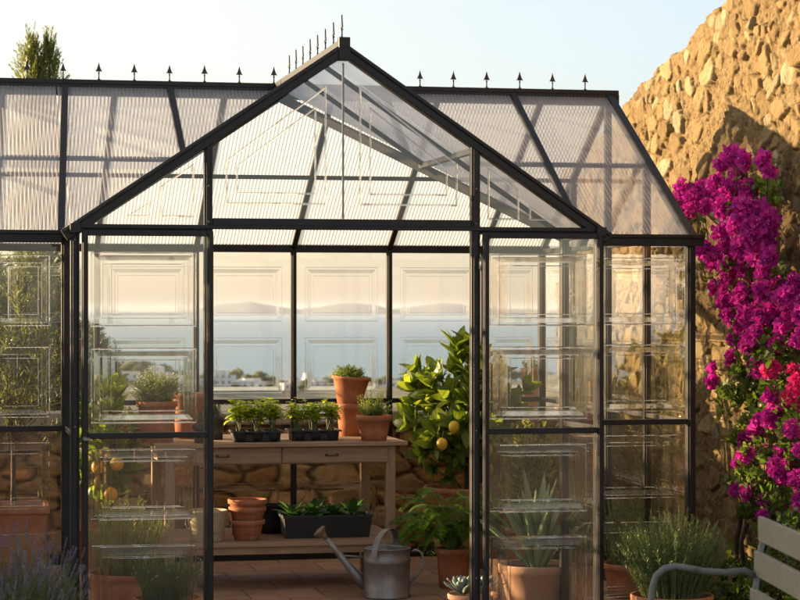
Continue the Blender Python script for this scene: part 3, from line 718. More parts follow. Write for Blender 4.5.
# slopes: rafters and purlins
def mainz(y): return ZE + (ZR - ZE) * (1 - abs(y - YR) / (YR - PY))
for x in bx:      # back slope
    rail((x, YB + .01, ZE + .012), (x, YR + .03, ZR - .01), 0.034, 0.036, 'rafter')
ym = (YR + YB) / 2
rail((-XE, ym, mainz(ym) - .012), (XE, ym, mainz(ym) - .012), 0.030, 0.026, 'purlin')
yf = (YR + PY) / 2
def valley_x(y): return WC * (YR - y) / (YR - PY)      # half width of the cut in the front slope
for sg in (-1, 1):
    rail((sg * (valley_x(yf) + .02), yf, mainz(yf) - .012), (sg * XE, yf, mainz(yf) - .012), 0.030, 0.026, 'purlin')
    for xr in ((0.615, 1.387) if sg > 0 else (0.625, 1.3155)):
        ye = PY if xr > WC else YR - (YR - PY) * xr / WC
        rail((sg * xr, max(ye, PY - .03), mainz(ye) + .004), ((sg * xr + (.10 if (sg < 0 and xr > 1) else 0)), YR - .03, ZR - .0), 0.036, 0.036, 'rafter')
    # valley beam
    rail((sg * WC, PY, ZE - .005), (0, YR, ZR - .03), 0.05, 0.045, 'valley_rafter')
    # porch slope: rafters and purlin
    for y in (0.55, 1.22):
        xe = WC if y < PY else valley_x(y)
        rail((sg * xe, y, ZG - slope * xe - .012), (0, y, ZG - .014), 0.022, 0.024, 'rafter')
    xm = WC * .52
    rail((sg * xm, 0.02, ZG - slope * xm - .014), (sg * xm, YR - (YR - PY) * .52, ZG - slope * xm - .014), 0.026, 0.030, 'purlin')

# ribbed roof sheets
def ribbed(O, da, db, poly_fn, amax, name='roof_panel', pitch=0.0215, lift=0.016):
    """ribs run along db; poly_fn(a) -> (b0, b1) extent of the sheet at a"""
    O = V(O); da = V(da); db = V(db); nr = da.cross(db).normalized()
    if nr.z < 0: nr = -nr
    mb = MB(); a = 0.0
    prof = []
    while a < amax - 1e-6:
        a2 = min(a + pitch, amax); prof += [(a, 0, 0), (a + (a2 - a) * .5, 0.0035, 0), (a + (a2 - a) * .78, 0.0, 1), (a2, 0, None)]; a = a2
    for (a0, h0, mt), (a1, h1, _) in zip(prof[:-1], prof[1:]):
        if mt is None: continue
        e0 = poly_fn(a0); e1 = poly_fn(a1)
        if e0[1] - e0[0] < .004 and e1[1] - e1[0] < .004: continue
        q = [O + da * a0 + db * e0[0] + nr * (h0 + lift), O + da * a1 + db * e1[0] + nr * (h1 + lift), O + da * a1 + db * e1[1] + nr * (h1 + lift), O + da * a0 + db * e0[1] + nr * (h0 + lift)]
        mb.add(q, [(0, 1, 2, 3)], mt)
    return mb.build(name, [M['poly'], M['web']], GH)
Ls = math.hypot(YR - PY, ZR - ZE); upf = V((0, YR - PY, ZR - ZE)) / Ls; upb = V((0, -(YB - YR), ZR - ZE)) / math.hypot(YB - YR, ZR - ZE)
xs = [-XE] + bx + [XE]
for a, b in zip(xs[:-1], xs[1:]):
    ribbed((a + .004, YB, ZE), (1, 0, 0), upb, lambda t: (0.0, Ls - .02), b - a - .008)
for sg in (-1, 1):
    cuts = sorted([sg * x for x in ((XE, 1.387, 0.615, 0.02) if sg > 0 else (XE, 1.265, 0.625, 0.02))])
    for a, b in zip(cuts[:-1], cuts[1:]):
        a_, b_ = a + .004, b - .004
        def ext(t, a_=a_):
            x = abs(a_ + t); lo = max(0.0, (1 - x / WC)) * Ls if x < WC else 0.0
            return (min(lo + .01, Ls - .02), Ls - .02)
        ribbed((a_, PY, ZE), (1, 0, 0), upf, ext, b_ - a_)
    # porch slope sheets, ribs run down the slope
    Lp = math.hypot(WC, ZG - ZE); up2 = V((-sg * WC, 0, ZG - ZE)) / Lp
    yc = [0.0, 0.55, 1.22, YR]
    for a, b in zip(yc[:-1], yc[1:]):
        def ext2(t, a=a):
            y = a + t
            return (0.0 if y < PY else min(Lp * (y - PY) / (YR - PY) + .01, Lp - .02), Lp - .02)
        ribbed((sg * WC, a + .004, ZE), (0, 1, 0), up2, ext2, b - a - .008)

# cresting
def spear_mesh():
    mb = MB()
    mb.lathe([(0.011, 0), (0.011, 0.004), (0.0045, 0.007), (0.0038, 0.036), (0.0075, 0.040), (0.0038, 0.044)], n=8)
    # flat arrow head with barbs
    o = [(0, .100), (.006, .078), (.0115, .062), (.018, .050), (.0175, .046), (.009, .050), (.0045, .046)]
    pts = o + [(-x, z) for x, z in reversed(o[1:])]
    t = .003; n_ = len(pts)
    vs = [(x, -t, z) for x, z in pts] + [(x, t, z) for x, z in pts]
    mb.add(vs, [tuple(range(n_)), tuple(range(2*n_-1, n_-1, -1))] + [(i, i + n_, (i+1) % n_ + n_, (i+1) % n_) for i in range(n_)])
    return mb
sp0 = spear_mesh().build('spear_finial', M['finial'], GH)
pos = []
for k in range(-10, 10):
    x = (-0.025 if k < 2 else 0.035) + k * 0.2
    if -XE <= x <= XE: pos.append((x, YR, ZR + .045, 0))
for k in range(8): pos.append((0, 0.03 + k * 0.235, ZG + (.062 if k == 0 else .052), PI / 2))
pos = [p for p in pos if not (p[3] == 0 and .1 < p[0] < .75)]
for i, (x, y, z, rz) in enumerate(pos):
    o = sp0 if i == 0 else sp0.copy()
    if i: S.collection.objects.link(o); o.parent = GH
    o.location = (x, y, z); o.rotation_euler = (0, 0, rz)
    s_ = rnd.uniform(.96, 1.04); o.scale = (s_, s_, s_ * (1.15 if rz else 1.0))

# ------------------------------------------------------------------ plant builders
def rv(a=1.0): return V((rnd.gauss(0, a), rnd.gauss(0, a), rnd.gauss(0, a)))
def twig_path(b, t, lift, n=6, wob=0.02):
    c = (b + t) / 2 + V((0, 0, lift)) + rv(wob); return [b * (1-k)**2 + c * (2*k*(1-k)) + t * k**2 for k in [i / n for i in range(n + 1)]]
def clothe(mb, path, n, L, Wd, m, start=0.3, ang=0.9, seg=1, droop=0.15, fold=0.15, taper=0.3, up=0.35):
    N_ = len(path) - 1
    for i in range(n):
        t = start + (1 - start) * (i + rnd.random()) / n
        k = min(int(t * N_), N_ - 1); f = t * N_ - k
        p = path[k].lerp(path[k+1], f); d = (path[k+1] - path[k]).normalized()
        side = d.orthogonal().normalized(); a = rnd.random() * 2 * PI
        side = (Matrix.Rotation(a, 3, d) @ side)
        dd = (d * math.cos(ang) + side * math.sin(ang) * rnd.uniform(.7, 1.1) + V((0, 0, up * rnd.random()))).normalized()
        nn = (d - dd * d.dot(dd)); nn = nn.normalized() if nn.length > .05 else V((0,0,1))
        l = L * rnd.uniform(.75, 1.15) * (1 - taper * max(0, t - .6) / .4)
        mb.leaf(p, dd, nn + rv(.15), l, Wd * l / L * rnd.uniform(.85, 1.1), m, droop * rnd.uniform(.3, 1.6), fold, seg)
def bush(lf, st, base, c, rad, n, L, Wd, lpt=14, start=.35, lift=.03, ang=.9, seg=1, spread=.02, top=0.0, sr=.0014, tip=None, up=.35, shell=.5, wob=.015, droop=.15, m=0, m2=None):
    """n twigs from base into the ellipsoid (c, rad); lf = leaf MB, st = stem MB; returns the twig ends"""
    ends = []
    for i in range(n):
        while True:
            q = V((rnd.uniform(-1, 1), rnd.uniform(-1, 1), rnd.uniform(-1 if not top else -top, 1)))
            if shell <= q.length <= 1: break
        r = rnd.uniform(.88, 1.06)
        t = V((c[0] + q.x * rad[0] * r, c[1] + q.y * rad[1] * r, c[2] + q.z * rad[2] * r))
        b = V(base) + V((rnd.gauss(0, spread), rnd.gauss(0, spread), 0))
        p = twig_path(b, t, lift, 6, wob)
        if st is not None: st.tube(p, [sr * (1.6 - 1.2 * k / 6) for k in range(7)], 4, 0, False)
        clothe(lf, p, lpt, L, Wd, (m2 if m2 is not None and rnd.random() < .15 else m), start, ang, seg, droop, up=up)
        ends.append((p[-1], (p[-1] - p[-2]).normalized()))
    return ends
def pot_prof(rt, rb, h, rim=.035, lip=.012, wall=.012, soil=.03):
    return [(rb, 0), (rb + (rt - lip - rb) * .5, (h - rim) * .5), (rt - lip, h - rim), (rt - .001, h - rim + .004), (rt, h - rim * .5), (rt + .001, h - .005), (rt - .003, h), (rt - wall + .002, h - .001), (rt - wall - .002, h - .008), (rt - wall - .008, h - soil - .01), (0.001, h - soil - .012)]
def make_pot(parent, rt, rb, h, mat, rim=.035, soil=.03, tilt=None, name='pot', c=(0,0,0)):
    mb = MB(); pr = pot_prof(rt, rb, h, rim, soil=soil); mb.lathe(pr, c, 40, tilt=tilt); o = mb.build(name, mat, parent)
    if soil < h * .6:
        m2 = MB(); z = h - soil
        vs = [V((0, 0, z + .004))]; 
        for j, r in enumerate((rt * .45, rt - .014)):
            for k in range(24): vs.append(V((r * math.cos(2*PI*k/24), r * math.sin(2*PI*k/24), z + rnd.uniform(-.004, .006))))
        if tilt is not None: vs = [tilt @ v for v in vs]
        vs = [v + V(c) for v in vs]
        fs = [(0, 1+k, 1+(k+1)%24) for k in range(24)] + [(1+k, 25+k, 25+(k+1)%24, 1+(k+1)%24) for k in range(24)]
        m2.add(vs, fs, 0, True); m2.build('soil', M['soil'], parent)
    return o
def potted(name, loc, label, cat, rt, rb, h, mat=None, group=None, rim=.035, soil=.03):
    r = empty(name, loc, label, cat, group); make_pot(r, rt, rb, h, mat or M['terra'], rim, soil); return r

# ------------------------------------------------------------------ potting bench
TZ = 0.85
pR = at(408, 440, 1.98); pL = at(155, 441, 1.98); BX0, BX1, BY0, BY1 = pL.x, pR.x, 1.98, 2.92
print('bench', BX0, BX1)
bench = empty('potting_bench', (BX0, BY0, 0), 'weathered brown wooden potting bench with two drawers and a lower shelf', 'bench')
BW = BX1 - BX0; BD = BY1 - BY0
mb = MB()
for i in range(4): mb.box((0, i * BD / 4 + .001, TZ - .024), (BW, (i + 1) * BD / 4 - .001, TZ - (.0006 * (i % 2))))
mb.build('tabletop', M['wood'], bench, .003)
mb = MB(); mb.box((.10, .055, TZ - .125), (BW - .10, .072, TZ - .0245)); mb.box((.06, .11, TZ - .125), (.078, BD - .06, TZ - .0245)); mb.box((BW - .078, .11, TZ - .125), (BW - .06, BD - .06, TZ - .0245)); mb.box((.12, BD - .07, TZ - .125), (BW - .12, BD - .052, TZ - .0245)); mb.build('apron', M['wood'], bench, .002)
xm = BW * .50
for a, b in ((.112, xm - .003), (xm + .003, BW - .112)):
    mb = MB(); mb.box((a, .040, TZ - .118), (b, .0545, TZ - .029)); d = mb.build('drawer', M['wood'], bench, .003)
    c = (a + b) / 2 - (.02 if a > .2 else .03)
    mb = MB(); mb.tube([(c - .032, .039, TZ - .074), (c - .030, .022, TZ - .074), (c - .024, .019, TZ - .076), (c + .024, .019, TZ - .076), (c + .030, .022, TZ - .074), (c + .032, .039, TZ - .074)], .0045, 8)
    for e in (-1, 1): mb.ball((c + e * .032, .038, TZ - .074), .008, 0, 8, 5)
    mb.build('handle', surf('aged_brass', [(0.3, (0.08, 0.05, 0.03)), (0.7, (0.16, 0.10, 0.06))], 30, (.4, .6), .6, 0) if 'brass' not in M else M['brass'], d)
for x in (.062, BW - .118):
    for y in (.052, BD - .108):
        mb = MB(); mb.box((x, y, 0), (x + .056, y + .056, TZ - .025)); mb.build('leg', M['woodz'], bench, .004)
mb = MB(); SZ = 0.285
for i in range(5): mb.box((.02, .03 + i * (BD - .08) / 5 + .002, SZ - .03), (BW - .02, .03 + (i + 1) * (BD - .08) / 5 - .006, SZ))
mb.build('lower_shelf', M['wood'], bench, .002)
mb = MB(); mb.box((.119, .06, SZ - .075), (BW - .119, .08, SZ - .0305)); mb.build('stretcher', M['wood'], bench, .002)

def tablepos(u, dy):          # a spot on the bench top seen at u, dy metres behind its front edge
    p = at(u, 436, BY0 + dy); return V((p.x, p.y, TZ))
def shelfpos(u, dy):
    p = at(u, 530, BY0 + dy); return V((p.x, p.y, SZ))

# seedling trays
def seedling(parent, loc, H, n, big):
    lf = MB(); b = V(loc)
    for s_ in range(n):
        top = b + V((rnd.gauss(0, .026), rnd.gauss(0, .022), H * rnd.uniform(.70, 1.05)))
        p = twig_path(b + V((rnd.gauss(0, .006), rnd.gauss(0, .006), 0)), top, 0, 5, .004)
        lf.tube(p, [.0028, .0026, .0024, .002, .0018, .0014], 6, 1, False)
        for k in range(13):
            t = .50 + .50 * k / 12; q = p[0].lerp(p[-1], t); a = k * 2.4 + rnd.random(); el = rnd.uniform(.0, .7)
            d = V((math.cos(a) * math.cos(el), math.sin(a) * math.cos(el), math.sin(el)))
            l = big * rnd.uniform(.6, 1.1) * (1.15 - .35 * t)
            q2 = q + d * .014
            lf.leaf(q2, d, V((0, 0, 1)), l, l * .86, 0, rnd.uniform(.25, .7), rnd.uniform(-.12, .10), 4)
    return lf.build('seedling', [G['basil'], M['stem']], parent)
def tray(loc, w, d, label, rz=0, big=.048):
    r = empty('seedling_tray', loc, label, 'seedling tray', 'seedling trays on the bench', rz)
    mb = MB(); h = .062; nx = 3; ny = 2
    # rim
    t = .006
    mb.box((0, -t, h - .008), (w, t, h)); mb.box((0, d - t, h - .008), (w, d + t, h)); mb.box((-t, -t, h - .0085), (t - .001, d + t, h + .0005)); mb.box((w - t + .001, -t, h - .0085), (w + t, d + t, h + .0005))
    cells = []
    for i in range(nx):
        for j in range(ny):
            x0 = w * i / nx + .004; x1 = w * (i + 1) / nx - .004; y0 = d * j / ny + .004; y1 = d * (j + 1) / ny - .004; k = .016
            cx, cy_ = (x0 + x1) / 2, (y0 + y1) / 2; cells.append((cx, cy_)); n_ = 20; vs = []
            for zz, sh in ((0, .86), (.03, .94), (h - .009, 1.0)):
                for q in range(n_):
                    a = 2 * PI * q / n_; ex = 5
                    ca, sa = math.cos(a), math.sin(a); rr = (abs(ca) ** ex + abs(sa) ** ex) ** (-1 / ex)
                    vs.append((cx + ca * rr * (x1 - x0) / 2 * sh, cy_ + sa * rr * (y1 - y0) / 2 * sh, zz))
            fs = [(q + l * n_, (q + 1) % n_ + l * n_, (q + 1) % n_ + (l + 1) * n_, q + (l + 1) * n_) for l in range(2) for q in range(n_)] + [tuple(range(n_ - 1, -1, -1))]
            mb.add(vs, fs, 0, True)
    for i in range(1, nx): mb.box((w * i / nx - .004, t, h - .0105), (w * i / nx + .004, d - t, h - .003))
    mb.box((t, d / 2 - .004, h - .0115), (w - t, d / 2 + .004, h - .0035))
    mb.box((.012, .012, .006), (w - .012, d - .012, h - .016)); mb.build('tray', M['black'], r)
    so_ = MB()
    for cx, cy_ in cells:
        vs = [V((cx, cy_, h - .004))] + [V((cx + math.cos(2*PI*k/10) * w / nx * .46, cy_ + math.sin(2*PI*k/10) * d / ny * .46, h - .012 + rnd.uniform(-.002, .005))) for k in range(10)]
        so_.add(vs, [(0, 1+k, 1+(k+1)%10) for k in range(10)], 0, True)
        for _ in range(14): so_.ball((cx + rnd.uniform(-.035, .035), cy_ + rnd.uniform(-.035, .035), h - .006), rnd.uniform(.003, .006), 0, 5, 4)
    so_.build('soil', M['soil'], r)
    for cx, cy_ in cells: seedling(r, (cx, cy_, h - .01), .175, 7, big * 1.2)
    return r
p = tablepos(233, .10); tray(p, .285, .24, 'left of the two black trays of bright green basil seedlings on the bench', -.03)
p = tablepos(292, .14); tray(p, .285, .24, 'right of the two black trays of green seedlings, nearer the clay pots', -.02, .040)

# pots on the bench
def herb(name, loc, label, rt, rb, h, rad, ch, L, Wd, n, mat, cat='potted plant', potm=None, lpt=16, tips=None, group=None, sub='foliage', **k):
    r = potted(name, loc, label, cat, rt, rb, h, potm, group)
    lf = MB(); st = MB()
    ends = bush(lf, st, (0, 0, h - .03), (0, 0, ch), rad, n, L, Wd, lpt, **k)
    lf.build(sub, mat, r); st.build('stems', M['stem'], r)
    if tips:
        fm = MB()
        for p, d in ends:
            for q in range(tips[1]):
                o_ = p + rv(.006) + d * .004; a = rnd.random() * 6.28
                fm.leaf(o_, (d + rv(.5)).normalized(), rv(1).normalized(), tips[0], tips[0], 0, 0, .2, 1)
        fm.build('flowers', tips[2], r)
    return r
herb('daisy_pot', tablepos(157, .25), 'low terracotta pot with a round dome of fine white-dotted herb at the bench left end', .120, .092, .235, (.165, .15, .125), .31, .020, .007, 260, G['thyme'], tips=(.008, 1, G['white']), lpt=16, lift=.02, top=.55, shell=.75)
r = empty('terracotta_pot', tablepos(189, .55), 'plain upright clay pot on the bench behind the dome of herb', 'pot'); make_pot(r, .105, .080, .27, M['terra'], soil=.10)
herb('seedling_pot', tablepos(214, .42), 'small dark grey pot with grey-green sprigs behind the door post', .068, .05, .135, (.05, .05, .05), .19, .022, .007, 26, G['olive'], potm=M['greypot'], lpt=10)
herb('seedling_pot', tablepos(203, .10), 'small square-edged black pot with short sprigs at the bench front', .060, .05, .105, (.045, .045, .05), .14, .022, .007, 22, G['olive'], potm=M['black'], lpt=10)
# two stacked pots, the upper planted with thyme
rr_ = empty('terracotta_pot', tablepos(351, .62), 'lower of two stacked tall terracotta pots at the bench right', 'pot', rz=.3); make_pot(rr_, .098, .070, .195, M['terra'], soil=.05)
tl = Matrix.Rotation(.07, 3, 'Y') @ Matrix.Rotation(.04, 3, 'X')
b0 = tablepos(349, .62) + V((0, 0, .165))
ru = empty('thyme_pot', b0, 'terracotta pot of trailing thyme, leaning in the mouth of the tall pot', 'potted plant'); make_pot(ru, .120, .066, .195, M['terra'], tilt=tl, rim=.022)
lf = MB(); st = MB(); bush(lf, st, (0, 0, .17), (-.005, 0, .205), (.120, .12, .065), 230, .012, .006, 14, top=.3, shell=.5, lift=.02, spread=.04, sr=.0009); lf.build('foliage', G['thyme'], ru); st.build('stems', M['stem'], ru)
herb('thyme_pot', tablepos(374, .12), 'rimmed terracotta pot of loose airy thyme at the front right of the bench', .105, .072, .148, (.13, .11, .12), .205, .014, .007, 130, G['thyme'], lpt=13, lift=.02, top=.4, shell=.45, sr=.001)

# lower shelf
p = shelfpos(247, .16)
for i, (z, k, lb) in enumerate(((0, .96, 'bottom pot of the nested terracotta stack on the lower shelf'), (.075, 1.0, 'middle pot of the nested terracotta stack on the lower shelf'), (.118, 1.06, 'top pot of the nested terracotta stack on the lower shelf'))):
    r = empty('terracotta_pot', p + V((.002 * i, 0, z)), lb, 'pot', 'nested terracotta pots'); make_pot(r, .108 * k, .072, .118, M['terra'], rim=.030, soil=.08)
p = shelfpos(207, .14)
r = empty('enamel_bucket', p, 'speckled cream enamel bucket with a wire handle on the lower shelf', 'bucket')
mb = MB(); mb.lathe([(.088, 0), (.094, .004), (.112, .165), (.117, .170), (.118, .176), (.113, .180), (.110, .172), (.090, .01), (.001, .008)], n=36); mb.build('pail', M['cream'], r)
mb = MB(); mb.tube([(.112, -.02, .15), (.128, -.04, .128), (.135, -.065, .10), (.118, -.08, .07), (.06, -.105, .055), (0, -.112, .052), (-.06, -.105, .055), (-.118, -.08, .075), (-.13, -.05, .11), (-.112, -.02, .15)], .0022, 6); mb.build('handle', M['zinc'], r)
# dark nursery pots behind
for u, dy, s_ in ((272, .52, 1.0), (262, .62, .9)):
    r = empty('nursery_pot', shelfpos(u, dy), 'black nursery pot in shadow behind the nested clay pots' if s_ == 1.0 else 'smaller black nursery pot farthest back behind the nested clay pots', 'pot'); make_pot(r, .095 * s_, .07, .17 * s_, M['black'], rim=.014, soil=.09)
# trough of broad-leaved plants
p0 = shelfpos(284, .15)
r = empty('planter_trough', p0, 'long black plastic trough of broad-leaved green plants on the lower shelf', 'planter')
mb = MB(); w, d, h = .52, .19, .135
def trough(m):
    o = [(.015, .015, 0), (w - .015, .015, 0), (w - .015, d - .015, 0), (.015, d - .015, 0), (0, 0, h), (w, 0, h), (w, d, h), (0, d, h), (-.006, -.006, h), (w + .006, -.006, h), (w + .006, d + .006, h), (-.006, d + .006, h), (-.006, -.006, h - .016), (w + .006, -.006, h - .016), (w + .006, d + .006, h - .016), (-.006, d + .006, h - .016),
         (.006, .006, h), (w - .006, .006, h), (w - .006, d - .006, h), (.006, d - .006, h), (.01, .01, h - .03), (w - .01, .01, h - .03), (w - .01, d - .01, h - .03), (.01, d - .01, h - .03)]
    f = [(3, 2, 1, 0)]
    for k in range(4):
        q = (k + 1) % 4; f += [(k, q, 4 + q, 4 + k), (8 + k, 12 + k, 12 + q, 8 + q), (16 + k, 8 + k, 8 + q, 16 + q), (20 + k, 16 + k, 16 + q, 20 + q)]
    m.add(o, f)
trough(mb); mb.build('trough', M['black'], r, .002)
mb = MB(); mb.box((.011, .011, h - .045), (w - .011, d - .011, h - .02)); mb.build('soil', M['soil'], r)
for cx in (.07, .19, .30, .42):
    lf = MB()
    for k in range(22):
        a = k * 2.4 + rnd.random() * .5; el = rnd.uniform(.35, 1.25); dd = V((math.cos(a) * math.cos(el), math.sin(a) * math.cos(el), math.sin(el)))
        l = rnd.uniform(.09, .15); lf.leaf(V((cx, d / 2, h - .02)) + dd * .01, dd, V((0, 0, 1)), l, l * .36, 0, rnd.uniform(.2, .6), .12, 4)
    lf.build('leafy_plant', G['primula'], r)

# ------------------------------------------------------------------ watering can
p = on(387, 597, 0.004)
can = empty('watering_can', p, 'galvanised steel watering can with long spout and rose on the tiled floor', 'watering can', rz=-YAW)
mb = MB(); R0, Hc = .132, .275
mb.lathe([(R0 - .004, 0), (R0, .003), (R0, .012), (R0 - .004, .016), (R0 - .003, .195), (R0 + .002, .200), (R0 - .002, .205), (R0 + .002, .211), (R0 - .003, .216), (R0 - .003, Hc - .006), (R0 + .003, Hc - .003), (R0 + .003, Hc + .002), (R0 - .002, Hc + .003), (R0 - .004, Hc - .004), (R0 - .005, .02), (.001, .018)], n=48)
mb.build('body', M['zinc'], can)
mb = MB(); vs = []; n_ = 24      # half cover on the spout side, domed
for k in range(n_ + 1):
    a = PI / 2 + PI * k / n_; vs.append((math.cos(a) * (R0 - .004), math.sin(a) * (R0 - .004), Hc - .001))
for k in range(n_ + 1):
    a = PI / 2 + PI * k / n_; vs.append((math.cos(a) * (R0 - .004) * .5, math.sin(a) * (R0 - .004) * .75, Hc + .014))
vs.append((.028, 0, Hc + .016)); L_ = len(vs) - 1
mb.add(vs, [(k, k+1, n_+2+k, n_+1+k) for k in range(n_)] + [(n_+1+k, n_+2+k, L_) for k in range(n_)], 0, True); mb.build('cover', M['zinc'], can)
mb = MB(); vs = []; n_ = 22       # carrying hoop: flat strap over the top
for k in range(n_ + 1):
    a = PI * k / n_; y = -math.cos(a) * (R0 - .004); z = Hc - .03 + math.sin(a) ** .8 * .135
    if k in (0, n_): z = Hc - .05
    x = -.012 + .02 * math.sin(a) + y * .46
    for e, q in ((-.016, 0), (.016, 0), (.016, .003), (-.016, .003)): vs.append((x + e, y * (1 + q * 4), z + q))
mb.add(vs, [(4*k+j, 4*k+(j+1)%4, 4*k+4+(j+1)%4, 4*k+4+j) for k in range(n_) for j in range(4)], 0, False); mb.build('hoop_handle', M['zinc'], can)
mb = MB(); pts = [(R0 - .006, 0, .25), (R0 + .03, 0, .265), (R0 + .058, 0, .25), (R0 + .074, 0, .21), (R0 + .070, 0, .17), (R0 + .045, 0, .13), (R0 + .012, 0, .095), (R0 - .006, 0, .075)]
mb.tube(pts, .0065, 10); mb.build('back_handle', M['zinc'], can)
mb = MB(); a = V((-R0 + .010, 0, .06)); b = V((-.345, 0, .335)); mb.tube([a, a.lerp(b, .25), a.lerp(b, .5), a.lerp(b, .75), b], [.030, .026, .021, .017, .0135], 18); mb.build('spout', M['zinc'], can)
mb = MB(); dd = V((-.62, 0, .62)).normalized(); q = dd.to_track_quat('Z', 'Y').to_matrix()
mb.lathe([(.0145, -.02), (.015, .0), (.030, .022), (.040, .036), (.041, .040), (.036, .046), (.020, .052), (.001, .054)], b + dd * .008, 28, tilt=q); rose = mb.build('rose', surf('dull_brass', [(0.3, (0.22, 0.17, 0.11)), (0.7, (0.34, 0.27, 0.18))], 30, (.4, .6), .7, .1), can)
mb = MB()
for j in range(26):
    a_ = j * 2.4; rr2 = .0065 * math.sqrt(j); pz = .0535 - (rr2 / .036) ** 2 * .008
    mb.ball(b + dd * .008 + q @ V((rr2 * math.cos(a_), rr2 * math.sin(a_), pz)), .0016, 0, 5, 4)
mb.build('holes', M['black'], rose)
mb = MB(); mb.tube([(-R0 + .004, 0, .222), (-.262, 0, .233)], .0055, 8); mb.build('brace', M['zinc'], can)

# ------------------------------------------------------------------ plants on the floor
def lemon_tree(root, base, top_c, rad, trunk_h, n, fruits, L=.085, Wd=.042, seed=1, fmat=None, fr=.034, subs=4):
    tk = MB(); lf = MB(); base = V(base); f = base + V((rnd.gauss(0, .01), rnd.gauss(0, .01), trunk_h))
    tk.tube(twig_path(base, f, 0, 6, .02), [.017, .015, .014, .013, .012, .012, .011], 8, 0)
    for i in range(n):
        while True:
            q = V((rnd.uniform(-1, 1), rnd.uniform(-1, 1), rnd.uniform(-1, 1)))
            if .3 < q.length < 1: break
        t = V((top_c[0] + q.x * rad[0], top_c[1] + q.y * rad[1], top_c[2] + q.z * rad[2]))
        b = base.lerp(f, rnd.uniform(.55, 1.0))
        pth = twig_path(b, t, .05, 7, .03); tk.tube(pth, [.007 - .0008 * k for k in range(8)], 5, 0, False)
        clothe(lf, pth, 7, L, Wd, 0, .45, 1.0, 4, .25, .10, .1, .4)
        d = (pth[-1] - pth[-2]).normalized()
        for k in range(8):       # whorl at the tip
            a = k * 2.4; s_ = Matrix.Rotation(a, 3, d) @ d.orthogonal().normalized(); el = rnd.uniform(.35, 1.0)
            dd2 = (d * math.cos(el) + s_ * math.sin(el) + V((0, 0, .25))).normalized()
            l = L * rnd.uniform(.8, 1.25); lf.leaf(pth[-1] - d * .01 * (k % 3), dd2, d, l, l * .42, 0, rnd.uniform(.1, .35), .12, 4)
    tk.build('trunk', M['bark'], root); lf.build('crown', G['lemon'], root)
    for q in fruits:
        mb = MB(); mb.ball(q, fr, 0, 18, 12, (1, 1, 1.14 if fmat is None else .97))
        if fmat is None: mb.ball(V(q) - V((0, 0, fr * 1.09)), fr * .22, 0, 10, 6, (1, 1, .8))
        mb.build('fruit', fmat or M['lemonskin'], root)
        mb = MB(); mb.tube([V(q) + V((0, 0, fr * 1.1)), V(q) + V((.01, 0, fr * 1.1 + .04))], .002, 5); mb.build('fruit_stalk', M['stem'], root)
Yl = 3.0
pb = at(467, 480, Yl); ground = V((pb.x, Yl, .004))
lt = potted('lemon_tree', ground, 'lemon tree with big glossy leaves and yellow fruit in a wide clay pot', 'tree', .27, .18, .50, soil=.05)
def lo(u, v, dy=0): return at(u, v, Yl + dy) - ground
c = lo(464, 410)
lemon_tree(lt, (0, 0, .45), (c.x, 0, c.z), (.44, .28, .43), .36, 74, [lo(442, 444, -.37), lo(454, 427, -.33), lo(488, 450, -.36)], L=.135, Wd=.060)
# fern
gf = on(447, 594, 0.004); gf.y = 1.95; gf = V((at(453, 590, 1.95).x, 1.95, .004))
fn = potted('fern_pot', gf, 'arching green fern in a terracotta pot beside the watering can', 'potted plant', .105, .08, .23)
lf = MB(); st = MB()
for i in range(64):
    a = i * 2.399; R_f = rnd.uniform(.22, .42); hgt = rnd.uniform(.14, .36) * (1.25 - R_f)
    b = V((rnd.gauss(0, .02), rnd.gauss(0, .02), .20)); t = V((math.cos(a) * R_f, math.sin(a) * R_f, .20 + rnd.uniform(-.10, .10) + (.22 if i % 3 == 0 else .04)))
    pth = twig_path(b, t, hgt + .10, 22, .01); st.tube(pth, [.0022 - .00008 * k for k in range(23)], 4, 0, False)
    for k in range(2, 22):
        d = (pth[k+1] - pth[k]).normalized() if k < 22 else d
        side = d.cross(V((0, 0, 1))).normalized(); t_ = k / 22; l = .062 * math.sin(PI * (t_ ** .7)) ** .7 * rnd.uniform(.85, 1.1) + .006
        for e in (-1, 1):
            for h_ in (0, .5):
                p_ = pth[k].lerp(pth[k+1], h_); lf.leaf(p_, (side * e + d * .35).normalized(), V((0, 0, 1)), l, .0125, 0, .25, .05, 2)
lf.build('fronds', G['fern'], fn); st.build('stems', M['stem'], fn)
# echeveria
ge = V((at(474, 596, .42).x, .42, .004))
ec = potted('echeveria_pot', ge, 'blue-green rosette succulents in a low pale clay pot by the right door', 'potted plant', .135, .11, .165, M['terra2'], rim=.03)
for cx, cyy, s_ in ((-.060, -.01, 1.45), (.066, .02, 1.40), (0.0, -.05, .8)):
    lf = MB()
    for k in range(38):
        a = k * 2.399; t_ = k / 38; el = .25 + 1.2 * t_; l = (.085 - .055 * t_) * s_; d = V((math.cos(a) * math.cos(el), math.sin(a) * math.cos(el), math.sin(el)))
        b = V((cx, cyy, .165 + .02 * t_)) + d * .004; nn = V((-math.cos(a) * math.sin(el), -math.sin(a) * math.sin(el), math.cos(el))); side = d.cross(nn)
        vs = []
        for q, (tt_, w_) in enumerate(((0, .25), (.35, .7), (.7, 1.0), (.9, .62), (1.0, .05))):
            cc = b + d * l * tt_ + nn * (.012 * s_ * tt_ ** 2); ww = l * .20 * w_
            vs += [cc - side * ww + nn * .003, cc - nn * .005 * s_ * (1 - tt_), cc + side * ww + nn * .003, cc + nn * .004 * s_]
        lf.add(vs, [(4*i+j, 4*i+(j+1)%4, 4*i+4+(j+1)%4, 4*i+4+j) for i in range(4) for j in range(4)] + [(16, 17, 18, 19)], 0, True)
    lf.build('rosette', G['eche'], ec)
